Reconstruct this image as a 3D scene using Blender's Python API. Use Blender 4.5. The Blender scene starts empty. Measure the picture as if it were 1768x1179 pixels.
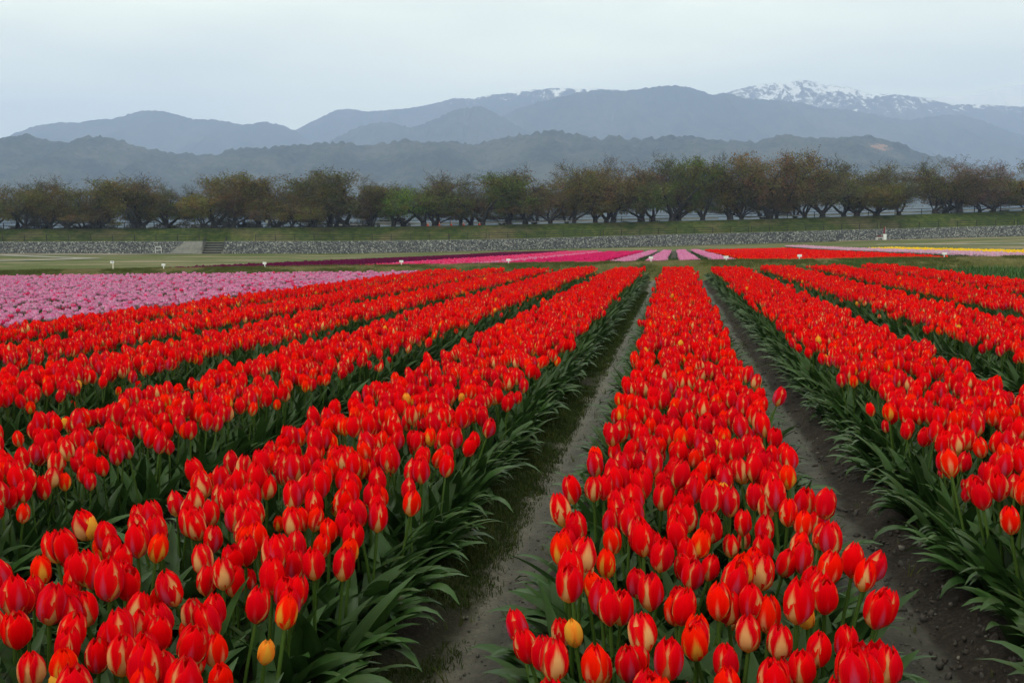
import bpy, math, random
import numpy as np
from mathutils import Vector, Matrix, Euler
R = math.radians
rng = np.random.default_rng(7)
random.seed(7)
C = bpy.context.scene.collection
S = bpy.context.scene

# ------------------------------------------------------------------ camera
FPX, CX, CY = 1719.0, 884.0, 589.5          # focal length in photo pixels, photo centre
HC = 1.37                                   # camera height
PITCH, YAW = math.atan(177.5/FPX), math.atan(282/FPX*math.cos(math.atan(177.5/FPX)))
cam_d = bpy.data.cameras.new('camera'); cam = bpy.data.objects.new('camera', cam_d); C.objects.link(cam)
cam_d.sensor_width = 36; cam_d.lens = 35.0; cam_d.clip_start = 0.05; cam_d.clip_end = 40000
cam.location = (0, 0, HC); cam.rotation_euler = (R(90)-PITCH, 0, YAW)
S.camera = cam
# ------------------------------------------------------------------ sky, sun, exposure
SUN_EL, SUN_ROT = R(52), R(215)
W = bpy.data.worlds.new('World'); S.world = W; W.use_nodes = True
nt = W.node_tree; nt.nodes.clear()
def N(nt, t, **kw):
    n = nt.nodes.new(t)
    for k, v in kw.items(): setattr(n, k, v)
    return n
sky = N(nt, 'ShaderNodeTexSky', sky_type='NISHITA', sun_disc=False, sun_elevation=SUN_EL, sun_rotation=SUN_ROT, altitude=50, air_density=1.0, dust_density=2.0, ozone_density=1.5)
tc = N(nt, 'ShaderNodeTexCoord'); mp = N(nt, 'ShaderNodeMapping'); mp.inputs['Scale'].default_value = (1.0, 1.0, 5.0)
nz = N(nt, 'ShaderNodeTexNoise'); nz.inputs['Scale'].default_value = 1.7; nz.inputs['Detail'].default_value = 5; nz.inputs['Roughness'].default_value = .5
cr = N(nt, 'ShaderNodeMapRange'); cr.inputs[1].default_value = .38; cr.inputs[2].default_value = .68; cr.inputs[3].default_value = .62; cr.inputs[4].default_value = .96
mx = N(nt, 'ShaderNodeMix', data_type='RGBA'); mx.inputs[7].default_value = (17.9, 17.9, 13.0, 1)
bg = N(nt, 'ShaderNodeBackground'); bg.inputs[1].default_value = 0.13
wo = N(nt, 'ShaderNodeOutputWorld')
L = nt.links.new
L(tc.outputs['Generated'], mp.inputs[0]); L(mp.outputs[0], nz.inputs[0]); L(nz.outputs[0], cr.inputs[0]); L(cr.outputs[0], mx.inputs[0])
L(sky.outputs[0], mx.inputs[6]); L(mx.outputs[2], bg.inputs[0]); L(bg.outputs[0], wo.inputs[0])
sun_d = bpy.data.lights.new('sun', 'SUN'); sun = bpy.data.objects.new('sun', sun_d); C.objects.link(sun)
sun_d.energy = 1.1; sun_d.angle = R(12); sun_d.color = (1.0, .96, .9)
sdir = Vector((math.sin(SUN_ROT)*math.cos(SUN_EL), math.cos(SUN_ROT)*math.cos(SUN_EL), math.sin(SUN_EL)))
sun.rotation_euler = sdir.to_track_quat('Z', 'Y').to_euler(); sun.location = (0, 0, 60)
S.view_settings.view_transform = 'Standard'; S.view_settings.look = 'None'; S.view_settings.exposure = 0.0; S.view_settings.gamma = 1.0
S.view_settings.use_curve_mapping = False
S.render.engine = 'CYCLES'
S.cycles.use_denoising = True
S.cycles.max_bounces = 6; S.cycles.diffuse_bounces = 3; S.cycles.glossy_bounces = 2; S.cycles.transmission_bounces = 4; S.cycles.volume_bounces = 1; S.cycles.transparent_max_bounces = 6
S.cycles.use_adaptive_sampling = False

# ------------------------------------------------------------------ picture geometry -> world
CR = np.array(Euler((R(90)-PITCH, 0, YAW)).to_matrix())
def ray(px, py): return CR @ np.array([(px-CX)/FPX, -(py-CY)/FPX, -1.0])
def Wp(px, py, d):                          # world point seen at a photo pixel, d metres deep
    return np.array([0, 0, HC]) + ray(px, py)*d
def proj(P):
    P = np.atleast_2d(P) - np.array([0, 0, HC]); c = P @ CR
    d = -c[:, 2]; dd = np.where(np.abs(d) < 1e-6, 1e-6, d)
    return CX + c[:, 0]/dd*FPX, CY - c[:, 1]/dd*FPX, d
# numpy value noise
def _h(ix, iy, s):
    n = (ix*374761393 + iy*668265263 + s*1442695041) & 0xffffffff
    n = ((n ^ (n >> 13))*1274126177) & 0xffffffff
    return ((n ^ (n >> 16)) & 0xffff)/65535.0
def vn(x, y, s=0):
    x = np.asarray(x, float); y = np.asarray(y, float)
    xi = np.floor(x).astype(np.int64); yi = np.floor(y).astype(np.int64); fx = x-xi; fy = y-yi
    fx = fx*fx*(3-2*fx); fy = fy*fy*(3-2*fy)
    a = _h(xi, yi, s); b = _h(xi+1, yi, s); c = _h(xi, yi+1, s); d = _h(xi+1, yi+1, s)
    return (a*(1-fx)+b*fx)*(1-fy) + (c*(1-fx)+d*fx)*fy
def fbm(x, y, o=4, s=0):
    v = 0; a = .5; t = 0
    for k in range(o): v = v + a*vn(x*2**k, y*2**k, s+k*17); t += a; a *= .5
    return v/t
def sstep(a, b, x):
    t = np.clip((np.asarray(x, float)-a)/(b-a), 0, 1); return t*t*(3-2*t)

# ------------------------------------------------------------------ materials
def mat(name):
    m = bpy.data.materials.new(name); m.use_nodes = True; t = m.node_tree; t.nodes.clear()
    return m, t, N(t, 'ShaderNodeOutputMaterial'), N(t, 'ShaderNodeBsdfPrincipled')
def ramp(t, stops):
    r = N(t, 'ShaderNodeValToRGB'); e = r.color_ramp.elements
    while len(e) < len(stops): e.new(.5)
    for i, (p, c) in enumerate(stops): e[i].position = p; e[i].color = (*c, 1)
    return r
def noisy(name, stops, scale=5, detail=6, rough=.9, bump=.0, bdist=.02, spec=.2, coord='Object', stretch=None, metal=0):
    m, t, o, b = mat(name); l = t.links.new
    tc = N(t, 'ShaderNodeTexCoord'); src = tc.outputs[coord]
    if stretch:
        mp = N(t, 'ShaderNodeMapping'); mp.inputs['Scale'].default_value = stretch; l(src, mp.inputs[0]); src = mp.outputs[0]
    n = N(t, 'ShaderNodeTexNoise'); n.inputs['Scale'].default_value = scale; n.inputs['Detail'].default_value = detail; n.inputs['Roughness'].default_value = .62
    l(src, n.inputs[0]); r = ramp(t, stops); l(n.outputs[0], r.inputs[0]); l(r.outputs[0], b.inputs['Base Color'])
    b.inputs['Roughness'].default_value = rough; b.inputs['Specular IOR Level'].default_value = spec; b.inputs['Metallic'].default_value = metal
    if bump:
        bp = N(t, 'ShaderNodeBump'); bp.inputs['Strength'].default_value = bump; bp.inputs['Distance'].default_value = bdist
        n2 = N(t, 'ShaderNodeTexNoise'); n2.inputs['Scale'].default_value = scale*4; n2.inputs['Detail'].default_value = 6; l(src, n2.inputs[0])
        l(n2.outputs[0], bp.inputs['Height']); l(bp.outputs[0], b.inputs['Normal'])
    l(b.outputs[0], o.inputs[0]); return m
def plain(name, c, rough=.6, v=.12, spec=.3, metal=0, sc=6):
    return noisy(name, [(.3, tuple(x*(1-v) for x in c)), (.7, tuple(min(1, x*(1+v)) for x in c))], sc, 4, rough, .15, .004, spec, metal=metal)

def petal_mat(name, red, red2, flame, w0, vt, k, base):
    """red petal with a tapering flame (u 0..1 across, v 0..1 up)"""
    m, t, o, b = mat(name); l = t.links.new
    uv = N(t, 'ShaderNodeUVMap'); uv.uv_map = 'UVMap'; sp = N(t, 'ShaderNodeSeparateXYZ'); l(uv.outputs[0], sp.inputs[0])
    def M(op, a, b_, clamp=False):
        n = N(t, 'ShaderNodeMath', operation=op, use_clamp=clamp)
        for i, x in enumerate((a, b_)):
            if hasattr(x, 'node'): l(x, n.inputs[i])
            elif x is not None: n.inputs[i].default_value = x
        return n.outputs[0]
    mpn = N(t, 'ShaderNodeMapping'); mpn.inputs['Scale'].default_value = (24, 1.8, 1); l(uv.outputs[0], mpn.inputs[0])
    oi = N(t, 'ShaderNodeObjectInfo')
    nz = N(t, 'ShaderNodeTexNoise', noise_dimensions='4D'); nz.inputs['Scale'].default_value = 1; nz.inputs['Detail'].default_value = 4; l(mpn.outputs[0], nz.inputs['Vector']); l(M('MULTIPLY', oi.outputs['Random'], 60), nz.inputs['W'])
    u = M('ABSOLUTE', M('MULTIPLY', M('SUBTRACT', sp.outputs[0], .5), 2), None)
    wid = M('MULTIPLY', M('SUBTRACT', 1, M('DIVIDE', sp.outputs[1], vt)), w0)
    wid = M('ADD', wid, M('MULTIPLY', M('SUBTRACT', oi.outputs['Random'], .5), .25))
    e = M('ADD', M('MULTIPLY', M('SUBTRACT', wid, u), 3.6), M('MULTIPLY', M('SUBTRACT', nz.outputs[0], .5), 1.5))
    e = M('MULTIPLY', M('ADD', e, .3, True), k)
    top = N(t, 'ShaderNodeMapRange'); top.inputs[1].default_value = vt*.62; top.inputs[2].default_value = vt*1.05; top.inputs[3].default_value = 1; top.inputs[4].default_value = 0
    l(sp.outputs[1], top.inputs[0]); e = M('MULTIPLY', e, top.outputs[0])
    rc = N(t, 'ShaderNodeMix', data_type='RGBA'); rc.inputs[6].default_value = (*red, 1); rc.inputs[7].default_value = (*red2, 1)
    l(M('MULTIPLY', nz.outputs[0], M('ADD', oi.outputs['Random'], .3), True), rc.inputs[0])
    # warm orange rim on the upper edge
    rim = N(t, 'ShaderNodeMix', data_type='RGBA'); rim.inputs[7].default_value = (.9, .09, .012, 1)
    l(M('MULTIPLY', M('MULTIPLY', M('SUBTRACT', u, .72), 3, True), .25), rim.inputs[0]); l(rc.outputs[2], rim.inputs[6])
    fc = N(t, 'ShaderNodeMix', data_type='RGBA'); l(e, fc.inputs[0]); l(rim.outputs[2], fc.inputs[6]); fc.inputs[7].default_value = (*flame, 1)
    bc = N(t, 'ShaderNodeMix', data_type='RGBA'); l(M('MULTIPLY', M('SUBTRACT', .30, sp.outputs[1]), 4, True), bc.inputs[0]); l(fc.outputs[2], bc.inputs[6]); bc.inputs[7].default_value = (*base, 1)
    nb = N(t, 'ShaderNodeMath', operation='MULTIPLY'); l(bc.inputs[0].links[0].from_socket, nb.inputs[0]); l(M('ADD', e, .18, True), nb.inputs[1]); l(nb.outputs[0], bc.inputs[0])
    l(bc.outputs[2], b.inputs['Base Color']); b.inputs['Roughness'].default_value = .5; b.inputs['Specular IOR Level'].default_value = .015
    bp = N(t, 'ShaderNodeBump'); bp.inputs['Strength'].default_value = .4; bp.inputs['Distance'].default_value = .002; l(nz.outputs[0], bp.inputs['Height']); l(bp.outputs[0], b.inputs['Normal'])
    tr = N(t, 'ShaderNodeBsdfTranslucent'); l(bc.outputs[2], tr.inputs[0]); ms = N(t, 'ShaderNodeMixShader'); ms.inputs[0].default_value = .32
    l(b.outputs[0], ms.inputs[1]); l(tr.outputs[0], ms.inputs[2]); l(ms.outputs[0], o.inputs[0]); return m
RED, CRIM, ORG = (.86, .0008, .0006), (.50, .0010, .016), (.90, .018, .001)
CREAM, MAUVE, YEL = (.78, .42, .16), (.55, .08, .17), (.78, .38, .04)
YB = (.80, .40, .05)
PM = {
 'cream': petal_mat('petal_cream_flame', RED, CRIM, CREAM, .95, .95, 1.0, YB),
 'creamm': petal_mat('petal_mauve_cream', RED, CRIM, (.80, .34, .26), .75, .8, .9, (.6, .3, .2)),
 'cream_soft': petal_mat('petal_soft_flame', RED, ORG, (.84, .42, .2), .5, .7, .6, YB),
 'mauve': petal_mat('petal_mauve_flame', RED, CRIM, MAUVE, .55, .85, .6, (.6, .2, .2)),
 'plain': petal_mat('petal_plain_red', RED, CRIM, (.75, .06, .08), .35, .6, .5, (.6, .15, .06)),
 'yellow': petal_mat('petal_yellow_flame', ORG, RED, YEL, .85, .85, .95, YEL),
 'gold': petal_mat('petal_golden', (.88, .22, .02), YEL, YEL, 1.1, 1.2, 1.0, YEL),
 'pink': petal_mat('petal_pink', (.66, .17, .42), (.70, .30, .50), (.74, .55, .68), .8, .9, .8, (.75, .75, .55)),
 'pinkw': petal_mat('petal_pale_pink', (.70, .33, .56), (.64, .22, .46), (.78, .66, .74), .9, 1.0, .8, (.7, .75, .5)),
 'magenta': petal_mat('petal_magenta', (.62, .008, .14), (.72, .03, .22), (.8, .2, .4), .3, .6, .3, (.6, .1, .2)),
 'rose': petal_mat('petal_rose', (.80, .02, .12), (.72, .06, .25), (.86, .35, .45), .5, .7, .6, (.6, .3, .3)),
 'purple': petal_mat('petal_purple', (.10, .005, .065), (.06, .004, .045), (.16, .012, .10), .3, .6, .3, (.08, .02, .05)),
 'lilac': petal_mat('petal_lilac', (.60, .36, .54), (.68, .52, .62), (.75, .68, .70), .7, .9, .7, (.6, .6, .5)),
 'canary': petal_mat('petal_canary', (.90, .60, .02), (.92, .70, .06), (.92, .75, .1), .6, .9, .5, (.7, .7, .1)),
}
def leaf_mat(name, dark, light, rough=.42):
    m, t, o, b = mat(name); l = t.links.new
    uv = N(t, 'ShaderNodeUVMap'); uv.uv_map = 'UVMap'; mp = N(t, 'ShaderNodeMapping'); mp.inputs['Scale'].default_value = (22, 1.2, 1); l(uv.outputs[0], mp.inputs[0])
    n = N(t, 'ShaderNodeTexNoise'); n.inputs['Scale'].default_value = 1; n.inputs['Detail'].default_value = 3; l(mp.outputs[0], n.inputs[0])
    oi = N(t, 'ShaderNodeObjectInfo'); ad = N(t, 'ShaderNodeMath', operation='MULTIPLY_ADD'); l(n.outputs[0], ad.inputs[0]); ad.inputs[1].default_value = .7
    m2 = N(t, 'ShaderNodeMath', operation='MULTIPLY'); l(oi.outputs['Random'], m2.inputs[0]); m2.inputs[1].default_value = .35; l(m2.outputs[0], ad.inputs[2])
    r = ramp(t, [(.2, dark), (.75, light)]); l(ad.outputs[0], r.inputs[0]); l(r.outputs[0], b.inputs['Base Color'])
    b.inputs['Roughness'].default_value = rough; b.inputs['Specular IOR Level'].default_value = .22
    tr = N(t, 'ShaderNodeBsdfTranslucent'); l(r.outputs[0], tr.inputs[0]); ms = N(t, 'ShaderNodeMixShader'); ms.inputs[0].default_value = .18
    l(b.outputs[0], ms.inputs[1]); l(tr.outputs[0], ms.inputs[2]); l(ms.outputs[0], o.inputs[0]); return m
LEAF = leaf_mat('tulip_leaf_green', (.011, .030, .007), (.038, .092, .021))
LEAFB = leaf_mat('tulip_leaf_fresh', (.030, .085, .018), (.06, .15, .03))
STEM = leaf_mat('tulip_stem_green', (.035, .078, .012), (.07, .13, .022))
BLADE = leaf_mat('grass_blade', (.035, .050, .010), (.10, .115, .028), .7)
BLADE_DRY = leaf_mat('grass_blade_dry', (.14, .115, .05), (.24, .20, .10), .8)
MOSS = leaf_mat('moss_blade', (.018, .032, .006), (.045, .066, .012), .8)

# ------------------------------------------------------------------ object helpers
def tag(o, label=None, cat=None, group=None, kind=None):
    if label: o['label'] = label
    if cat: o['category'] = cat
    if group: o['group'] = group
    if kind: o['kind'] = kind
    return o
class MB:
    def __init__(s): s.v = []; s.f = []; s.uv = []; s.mi = []
    def add(s, v, f, uv=None, mi=0):
        k = len(s.v); s.v += [tuple(map(float, p)) for p in v]; s.f += [tuple(i+k for i in q) for q in f]
        s.uv += list(uv) if uv is not None else [(0.5, 0.5)]*len(v); s.mi += [mi]*len(f); return s
    def box(s, c, d, rz=0, taper=1.0, mi=0):
        x, y, z = d[0]/2, d[1]/2, d[2]/2; p = []
        for sz in (-1, 1):
            k = taper if sz > 0 else 1
            for sx, sy in ((-1, -1), (1, -1), (1, 1), (-1, 1)):
                a, b = sx*x*k, sy*y*k
                p.append((c[0]+a*math.cos(rz)-b*math.sin(rz), c[1]+a*math.sin(rz)+b*math.cos(rz), c[2]+sz*z))
        return s.add(p, [(3, 2, 1, 0), (4, 5, 6, 7), (0, 1, 5, 4), (1, 2, 6, 5), (2, 3, 7, 6), (3, 0, 4, 7)], mi=mi)
    def tube(s, pts, rad, n=5, mi=0, cap=True):
        pts = [Vector(p) for p in pts]; v = []; uv = []
        for i, p in enumerate(pts):
            d = (pts[min(i+1, len(pts)-1)] - pts[max(i-1, 0)]).normalized()
            a = d.orthogonal() if abs(d.z) > .9 else d.cross(Vector((0, 0, 1)))
            a.normalize(); b = d.cross(a); r = rad[i] if hasattr(rad, '__len__') else rad
            for k in range(n):
                t = 2*math.pi*k/n; v.append(p + a*(r*math.cos(t)) + b*(r*math.sin(t))); uv.append((k/n, i/max(1, len(pts)-1)))
        f = [(i*n+k, i*n+(k+1) % n, (i+1)*n+(k+1) % n, (i+1)*n+k) for i in range(len(pts)-1) for k in range(n)]
        if cap: f += [tuple(range(n-1, -1, -1)), tuple((len(pts)-1)*n+k for k in range(n))]
        return s.add(v, f, uv, mi)
    def mesh(s, name, mats, smooth=True):
        me = bpy.data.meshes.new(name); me.from_pydata(s.v, [], s.f); me.update()
        uvl = me.uv_layers.new(name='UVMap'); vi = np.empty(len(me.loops), np.int32); me.loops.foreach_get('vertex_index', vi)
        uvl.data.foreach_set('uv', np.array(s.uv, np.float32)[vi].ravel())
        for m in (mats if isinstance(mats, (list, tuple)) else [mats]): me.materials.append(m)
        me.polygons.foreach_set('material_index', np.array(s.mi, np.int32))
        me.polygons.foreach_set('use_smooth', np.full(len(s.f), smooth)); return me
def obj(name, me, parent=None, loc=None, rot=None, scale=None):
    o = bpy.data.objects.new(name, me); C.objects.link(o)
    if parent: o.parent = parent
    if loc is not None: o.location = loc
    if rot is not None: o.rotation_euler = rot
    if scale is not None: o.scale = (scale,)*3 if np.isscalar(scale) else scale
    return o
def empty(name, loc, rz=0, **kw):
    o = obj(name, None, None, loc, (0, 0, rz)); o.empty_display_size = .1; return tag(o, **kw)
def grid_mesh(name, P, m, smooth=True, col=None):
    """P: (rows, cols, 3)"""
    r, c = P.shape[:2]; me = bpy.data.meshes.new(name)
    idx = np.arange(r*c).reshape(r, c); q = np.stack([idx[:-1, :-1], idx[:-1, 1:], idx[1:, 1:], idx[1:, :-1]], -1).reshape(-1, 4)
    me.vertices.add(r*c); me.vertices.foreach_set('co', P.reshape(-1, 3).astype(np.float32).ravel())
    me.loops.add(q.size); me.loops.foreach_set('vertex_index', q.astype(np.int32).ravel())
    me.polygons.add(len(q)); me.polygons.foreach_set('loop_start', np.arange(0, q.size, 4, dtype=np.int32))
    me.update(calc_edges=True); me.polygons.foreach_set('use_smooth', np.full(len(q), smooth)); me.materials.append(m)
    if col is not None:
        a = me.color_attributes.new('zone', 'FLOAT_COLOR', 'POINT'); a.data.foreach_set('color', col.reshape(-1, 4).astype(np.float32).ravel())
    me.validate(); return me
def stuff(name, protos, P, rot, scl, idx, label, cat):
    """one object: geometry nodes instance the source meshes on its points"""
    col = bpy.data.collections.new(name+'_sources')
    for i, me in enumerate(protos):
        po = bpy.data.objects.new('%s_source_%02d' % (name, i), me); col.objects.link(po)
    n = len(P); me = bpy.data.meshes.new(name); me.vertices.add(n); me.vertices.foreach_set('co', np.asarray(P, np.float32).ravel())
    a = me.attributes.new('rot', 'FLOAT_VECTOR', 'POINT'); a.data.foreach_set('vector', np.asarray(rot, np.float32).ravel())
    a = me.attributes.new('scl', 'FLOAT', 'POINT'); a.data.foreach_set('value', np.asarray(scl, np.float32).ravel())
    a = me.attributes.new('idx', 'INT', 'POINT'); a.data.foreach_set('value', np.asarray(idx, np.int32).ravel())
    o = obj(name, me); tag(o, label, cat, None, 'stuff')
    g = bpy.data.node_groups.new(name, 'GeometryNodeTree'); g.interface.new_socket('Geometry', in_out='INPUT', socket_type='NodeSocketGeometry'); g.interface.new_socket('Geometry', in_out='OUTPUT', socket_type='NodeSocketGeometry')
    gi = N(g, 'NodeGroupInput'); go = N(g, 'NodeGroupOutput'); ip = N(g, 'GeometryNodeInstanceOnPoints'); ci = N(g, 'GeometryNodeCollectionInfo')
    ci.inputs['Collection'].default_value = col; ci.inputs['Separate Children'].default_value = True; ci.inputs['Reset Children'].default_value = True
    ip.inputs['Pick Instance'].default_value = True; l = g.links.new
    l(gi.outputs[0], ip.inputs['Points']); l(ci.outputs[0], ip.inputs['Instance']); l(ip.outputs[0], go.inputs[0])
    for nm, ty, so in (('idx', 'INT', 'Instance Index'), ('scl', 'FLOAT', 'Scale'), ('rot', 'FLOAT_VECTOR', 'Rotation')):
        na = N(g, 'GeometryNodeInputNamedAttribute', data_type=ty); na.inputs['Name'].default_value = nm
        l([s for s in na.outputs if s.enabled][0], ip.inputs[so])
    md = o.modifiers.new('scatter', 'NODES'); md.node_group = g
    return o

# ------------------------------------------------------------------ terrain
TILT = .016
def tilt(X): return TILT*np.clip(X, -45, 35)
LD0, LD1 = Wp(0, 412, 172), Wp(1768, 412, 190)           # plan line of the levee toe
LV = (LD1-LD0)[:2]; LLEN = np.linalg.norm(LV); LU = LV/LLEN; LN = np.array([-LU[1], LU[0]])   # along, away
if LN @ LD0[:2] < 0: LN = -LN
def toe_plan(px):
    r = ray(px, 412)[:2]; A = np.array([r, -LU]).T
    t, s = np.linalg.solve(A, LD0[:2]); return r*t, t, s        # plan point, camera depth, metres along
PXS = np.array([-900, -300, 0, 300, 600, 760, 900, 1168, 1300, 1480, 1620, 1768, 2300, 2800.])
BASEY = np.array([438, 438, 438, 438, 437.5, 434.8, 431.5, 424.5, 421, 415.5, 411.5, 407.5, 396, 390.])
WTOPY = np.array([419, 418.5, 418, 417.5, 417, 415.5, 413, 405.5, 402.5, 397.5, 394, 390, 378, 371.])
CRESTY = np.array([397, 396.5, 396, 394.5, 392.5, 390.5, 388, 382.5, 380, 375, 371, 366, 350, 340.])
sA = np.array([toe_plan(p)[2] for p in PXS]); dA = np.array([toe_plan(p)[1] for p in PXS])
def atz(py, d): return HC - (py-412)/FPX*d/math.cos(PITCH)*1.0
ZB = atz(BASEY, dA); ZT = atz(WTOPY, dA+.5); ZC = atz(CRESTY, dA+8.5)
def lev(s, off=0.0, z=None):
    p = LD0[:2] + LU*s + LN*off; return np.array([p[0], p[1], 0 if z is None else z])
def S_of(px): return toe_plan(px)[2]
def zb(s): return float(np.interp(s, sA, ZB))
def zt(s): return float(np.interp(s, sA, ZT))
def zc(s): return float(np.interp(s, sA, ZC))
def terr(X, Y):
    X = np.asarray(X, float); Y = np.asarray(Y, float)
    rx, ry = X-LD0[0], Y-LD0[1]; s = rx*LU[0]+ry*LU[1]; off = rx*LN[0]+ry*LN[1]      # off<0 this side
    z0 = tilt(X); w = sstep(-150, -25, off)
    # direction-preserving lookup of toe height
    zz = np.interp(s, sA, ZB)
    z = z0*(1-w) + (zz-.0)*w
    z = z + sstep(0, 30, off)*0.4
    return z*(1-sstep(400, 2000, off)) 
# near-field soil profile
BEDC = {k: (.09 + 1.49*k - (.03 if k == -1 else 0)) for k in range(-5, 5)}
BEDH = {k: (.42 if k == 0 else .47) for k in range(-5, 5)}
PINKC = {k: (.06 + 1.49*k) for k in range(-17, -5)}
GREENC = {k: (.09 + 1.49*k) for k in range(5, 12)}
ALLC = np.array(sorted(list(BEDC.values())+list(PINKC.values())+list(GREENC.values())))
FIELD_END = 32.3
def soil(X, Y):
    X = np.asarray(X, float); Y = np.asarray(Y, float)
    d = np.min(np.abs(X[..., None]-ALLC), -1)
    bed = 1-sstep(.50, .70, d + .04*(fbm(X*3, Y*3, 2, 5)-.5))
    end = 1-sstep(FIELD_END, FIELD_END+.5, Y)
    z = .075*bed*end + .018*(fbm(X*6, Y*6, 4, 3)-.5)
    # soft ridge between moss and gravel of the path by the middle bed, deep furrow on its other side
    z = z + .022*np.exp(-((X+.74)/.07)**2)*end
    z = z + (.035*(fbm(X*14, Y*14, 3, 9)-.35)*sstep(.84, .92, X)*(1-sstep(1.2, 1.35, X)))
    return tilt(X) + z

# ground: rings round the camera out to the horizon
ang = np.concatenate([np.linspace(-180, -62, 40, endpoint=False), np.linspace(-62, 52, 200, endpoint=False), np.linspace(52, 180, 40)])
rr = np.concatenate([[.0], np.linspace(2, 40, 20), 40*1.045**np.arange(1, 119)])
A_, R_ = np.meshgrid(R(90)-np.radians(ang), rr)
X, Y = R_*np.cos(A_), R_*np.sin(A_)
inside = sstep(-29, -27, X)*(1-sstep(16, 18, X))*(1-sstep(32, 34.5, Y))*sstep(-8, -5, Y)
Y = np.maximum(Y, -1300); Z = terr(X, Y) - .22*inside - .006 + .10*(fbm(X*.35, Y*.35, 4, 2)-.5)*sstep(34, 60, Y)
def ground_material():
    m, t, o, b = mat('meadow_ground'); l = t.links.new
    tc = N(t, 'ShaderNodeTexCoord'); mp = N(t, 'ShaderNodeMapping'); mp.inputs['Scale'].default_value = (.5, 1, 1); l(tc.outputs['Object'], mp.inputs[0])
    a = N(t, 'ShaderNodeTexNoise'); a.inputs['Scale'].default_value = .13; a.inputs['Detail'].default_value = 5; l(mp.outputs[0], a.inputs[0])
    c = N(t, 'ShaderNodeTexNoise'); c.inputs['Scale'].default_value = 3.0; c.inputs['Detail'].default_value = 8; c.inputs['Roughness'].default_value = .7; l(tc.outputs['Object'], c.inputs[0])
    g = ramp(t, [(.3, (.030, .044, .010)), (.5, (.062, .080, .020)), (.72, (.12, .125, .045))]); l(c.outputs[0], g.inputs[0])
    d = ramp(t, [(.3, (.12, .10, .065)), (.7, (.23, .19, .13))]); l(c.outputs[0], d.inputs[0])
    k = ramp(t, [(.50, (0, 0, 0)), (.62, (1, 1, 1))]); l(a.outputs[0], k.inputs[0])
    x = N(t, 'ShaderNodeMix', data_type='RGBA'); l(k.outputs[0], x.inputs[0]); l(g.outputs[0], x.inputs[6]); l(d.outputs[0], x.inputs[7]); l(x.outputs[2], b.inputs['Base Color'])
    b.inputs['Roughness'].default_value = .95; b.inputs['Specular IOR Level'].default_value = .1
    bp = N(t, 'ShaderNodeBump'); bp.inputs['Strength'].default_value = .5; bp.inputs['Distance'].default_value = .08; l(c.outputs[0], bp.inputs['Height']); l(bp.outputs[0], b.inputs['Normal'])
    l(b.outputs[0], o.inputs[0]); return m
tag(obj('ground', grid_mesh('ground', np.stack([X, Y, Z], -1), ground_material())), kind='structure')

# near field soil sheet with gravel path, moss verge and dark furrow
xs = np.concatenate([np.arange(-30, -3, .14), np.arange(-3, 3.2, .03), np.arange(3.2, 19, .14)])
ys = np.concatenate([np.arange(-7, 1.2, .2), np.arange(1.2, 8, .045), np.arange(8, 18, .12), np.arange(18, 34.4, .25)])
X, Y = np.meshgrid(xs, ys); Z = soil(X, Y)
Z = Z + (.012*(fbm(X*22, Y*22, 3, 91)-.5) + .030*(fbm(X*7, Y*5, 3, 92)-.5))*(Y < 12)
Z = Z - .3*sstep(28.0, 30.0, -X) - .3*sstep(17.5, 19, X)
n1 = fbm(X*2.5, Y*1.2, 4, 21); n2 = fbm(X*9, Y*9, 3, 22); wob = .10*(n1-.5)+.03*(n2-.5)
cross = sstep(FIELD_END+.15, FIELD_END+.5, Y)
dry = np.exp(-((X+.69+wob*1.5)/.06)**2)*(.45+.9*fbm(X*5,Y*1.1,4,61))                                    # sandy ridge
grey = sstep(-.78, -.69, X+wob*1.3)*(1-sstep(-.52, -.42, X+wob)) + sstep(.58, .63, X+wob)*(1-sstep(.86, .90, X+wob))
grey = np.clip(np.maximum(grey, cross), 0, 1)
moss = sstep(-1.12, -1.0, X+wob)*(1-sstep(-.80, -.70, X+wob*1.6))*sstep(.34, .52, n1+.25*np.clip((Y-2.2)/3.5, 0, 1))
moss = np.maximum(moss, .8*grey*(1-cross)*sstep(.52, .66, fbm(X*3+5, Y*.7, 4, 31))*sstep(6, 11, Y)*(1-sstep(24, 30, Y)))
col = np.stack([grey, moss*(1-cross), np.clip(dry*1.0*(X < 0)+cross*.9, 0, 1), np.ones_like(X)], -1)
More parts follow.
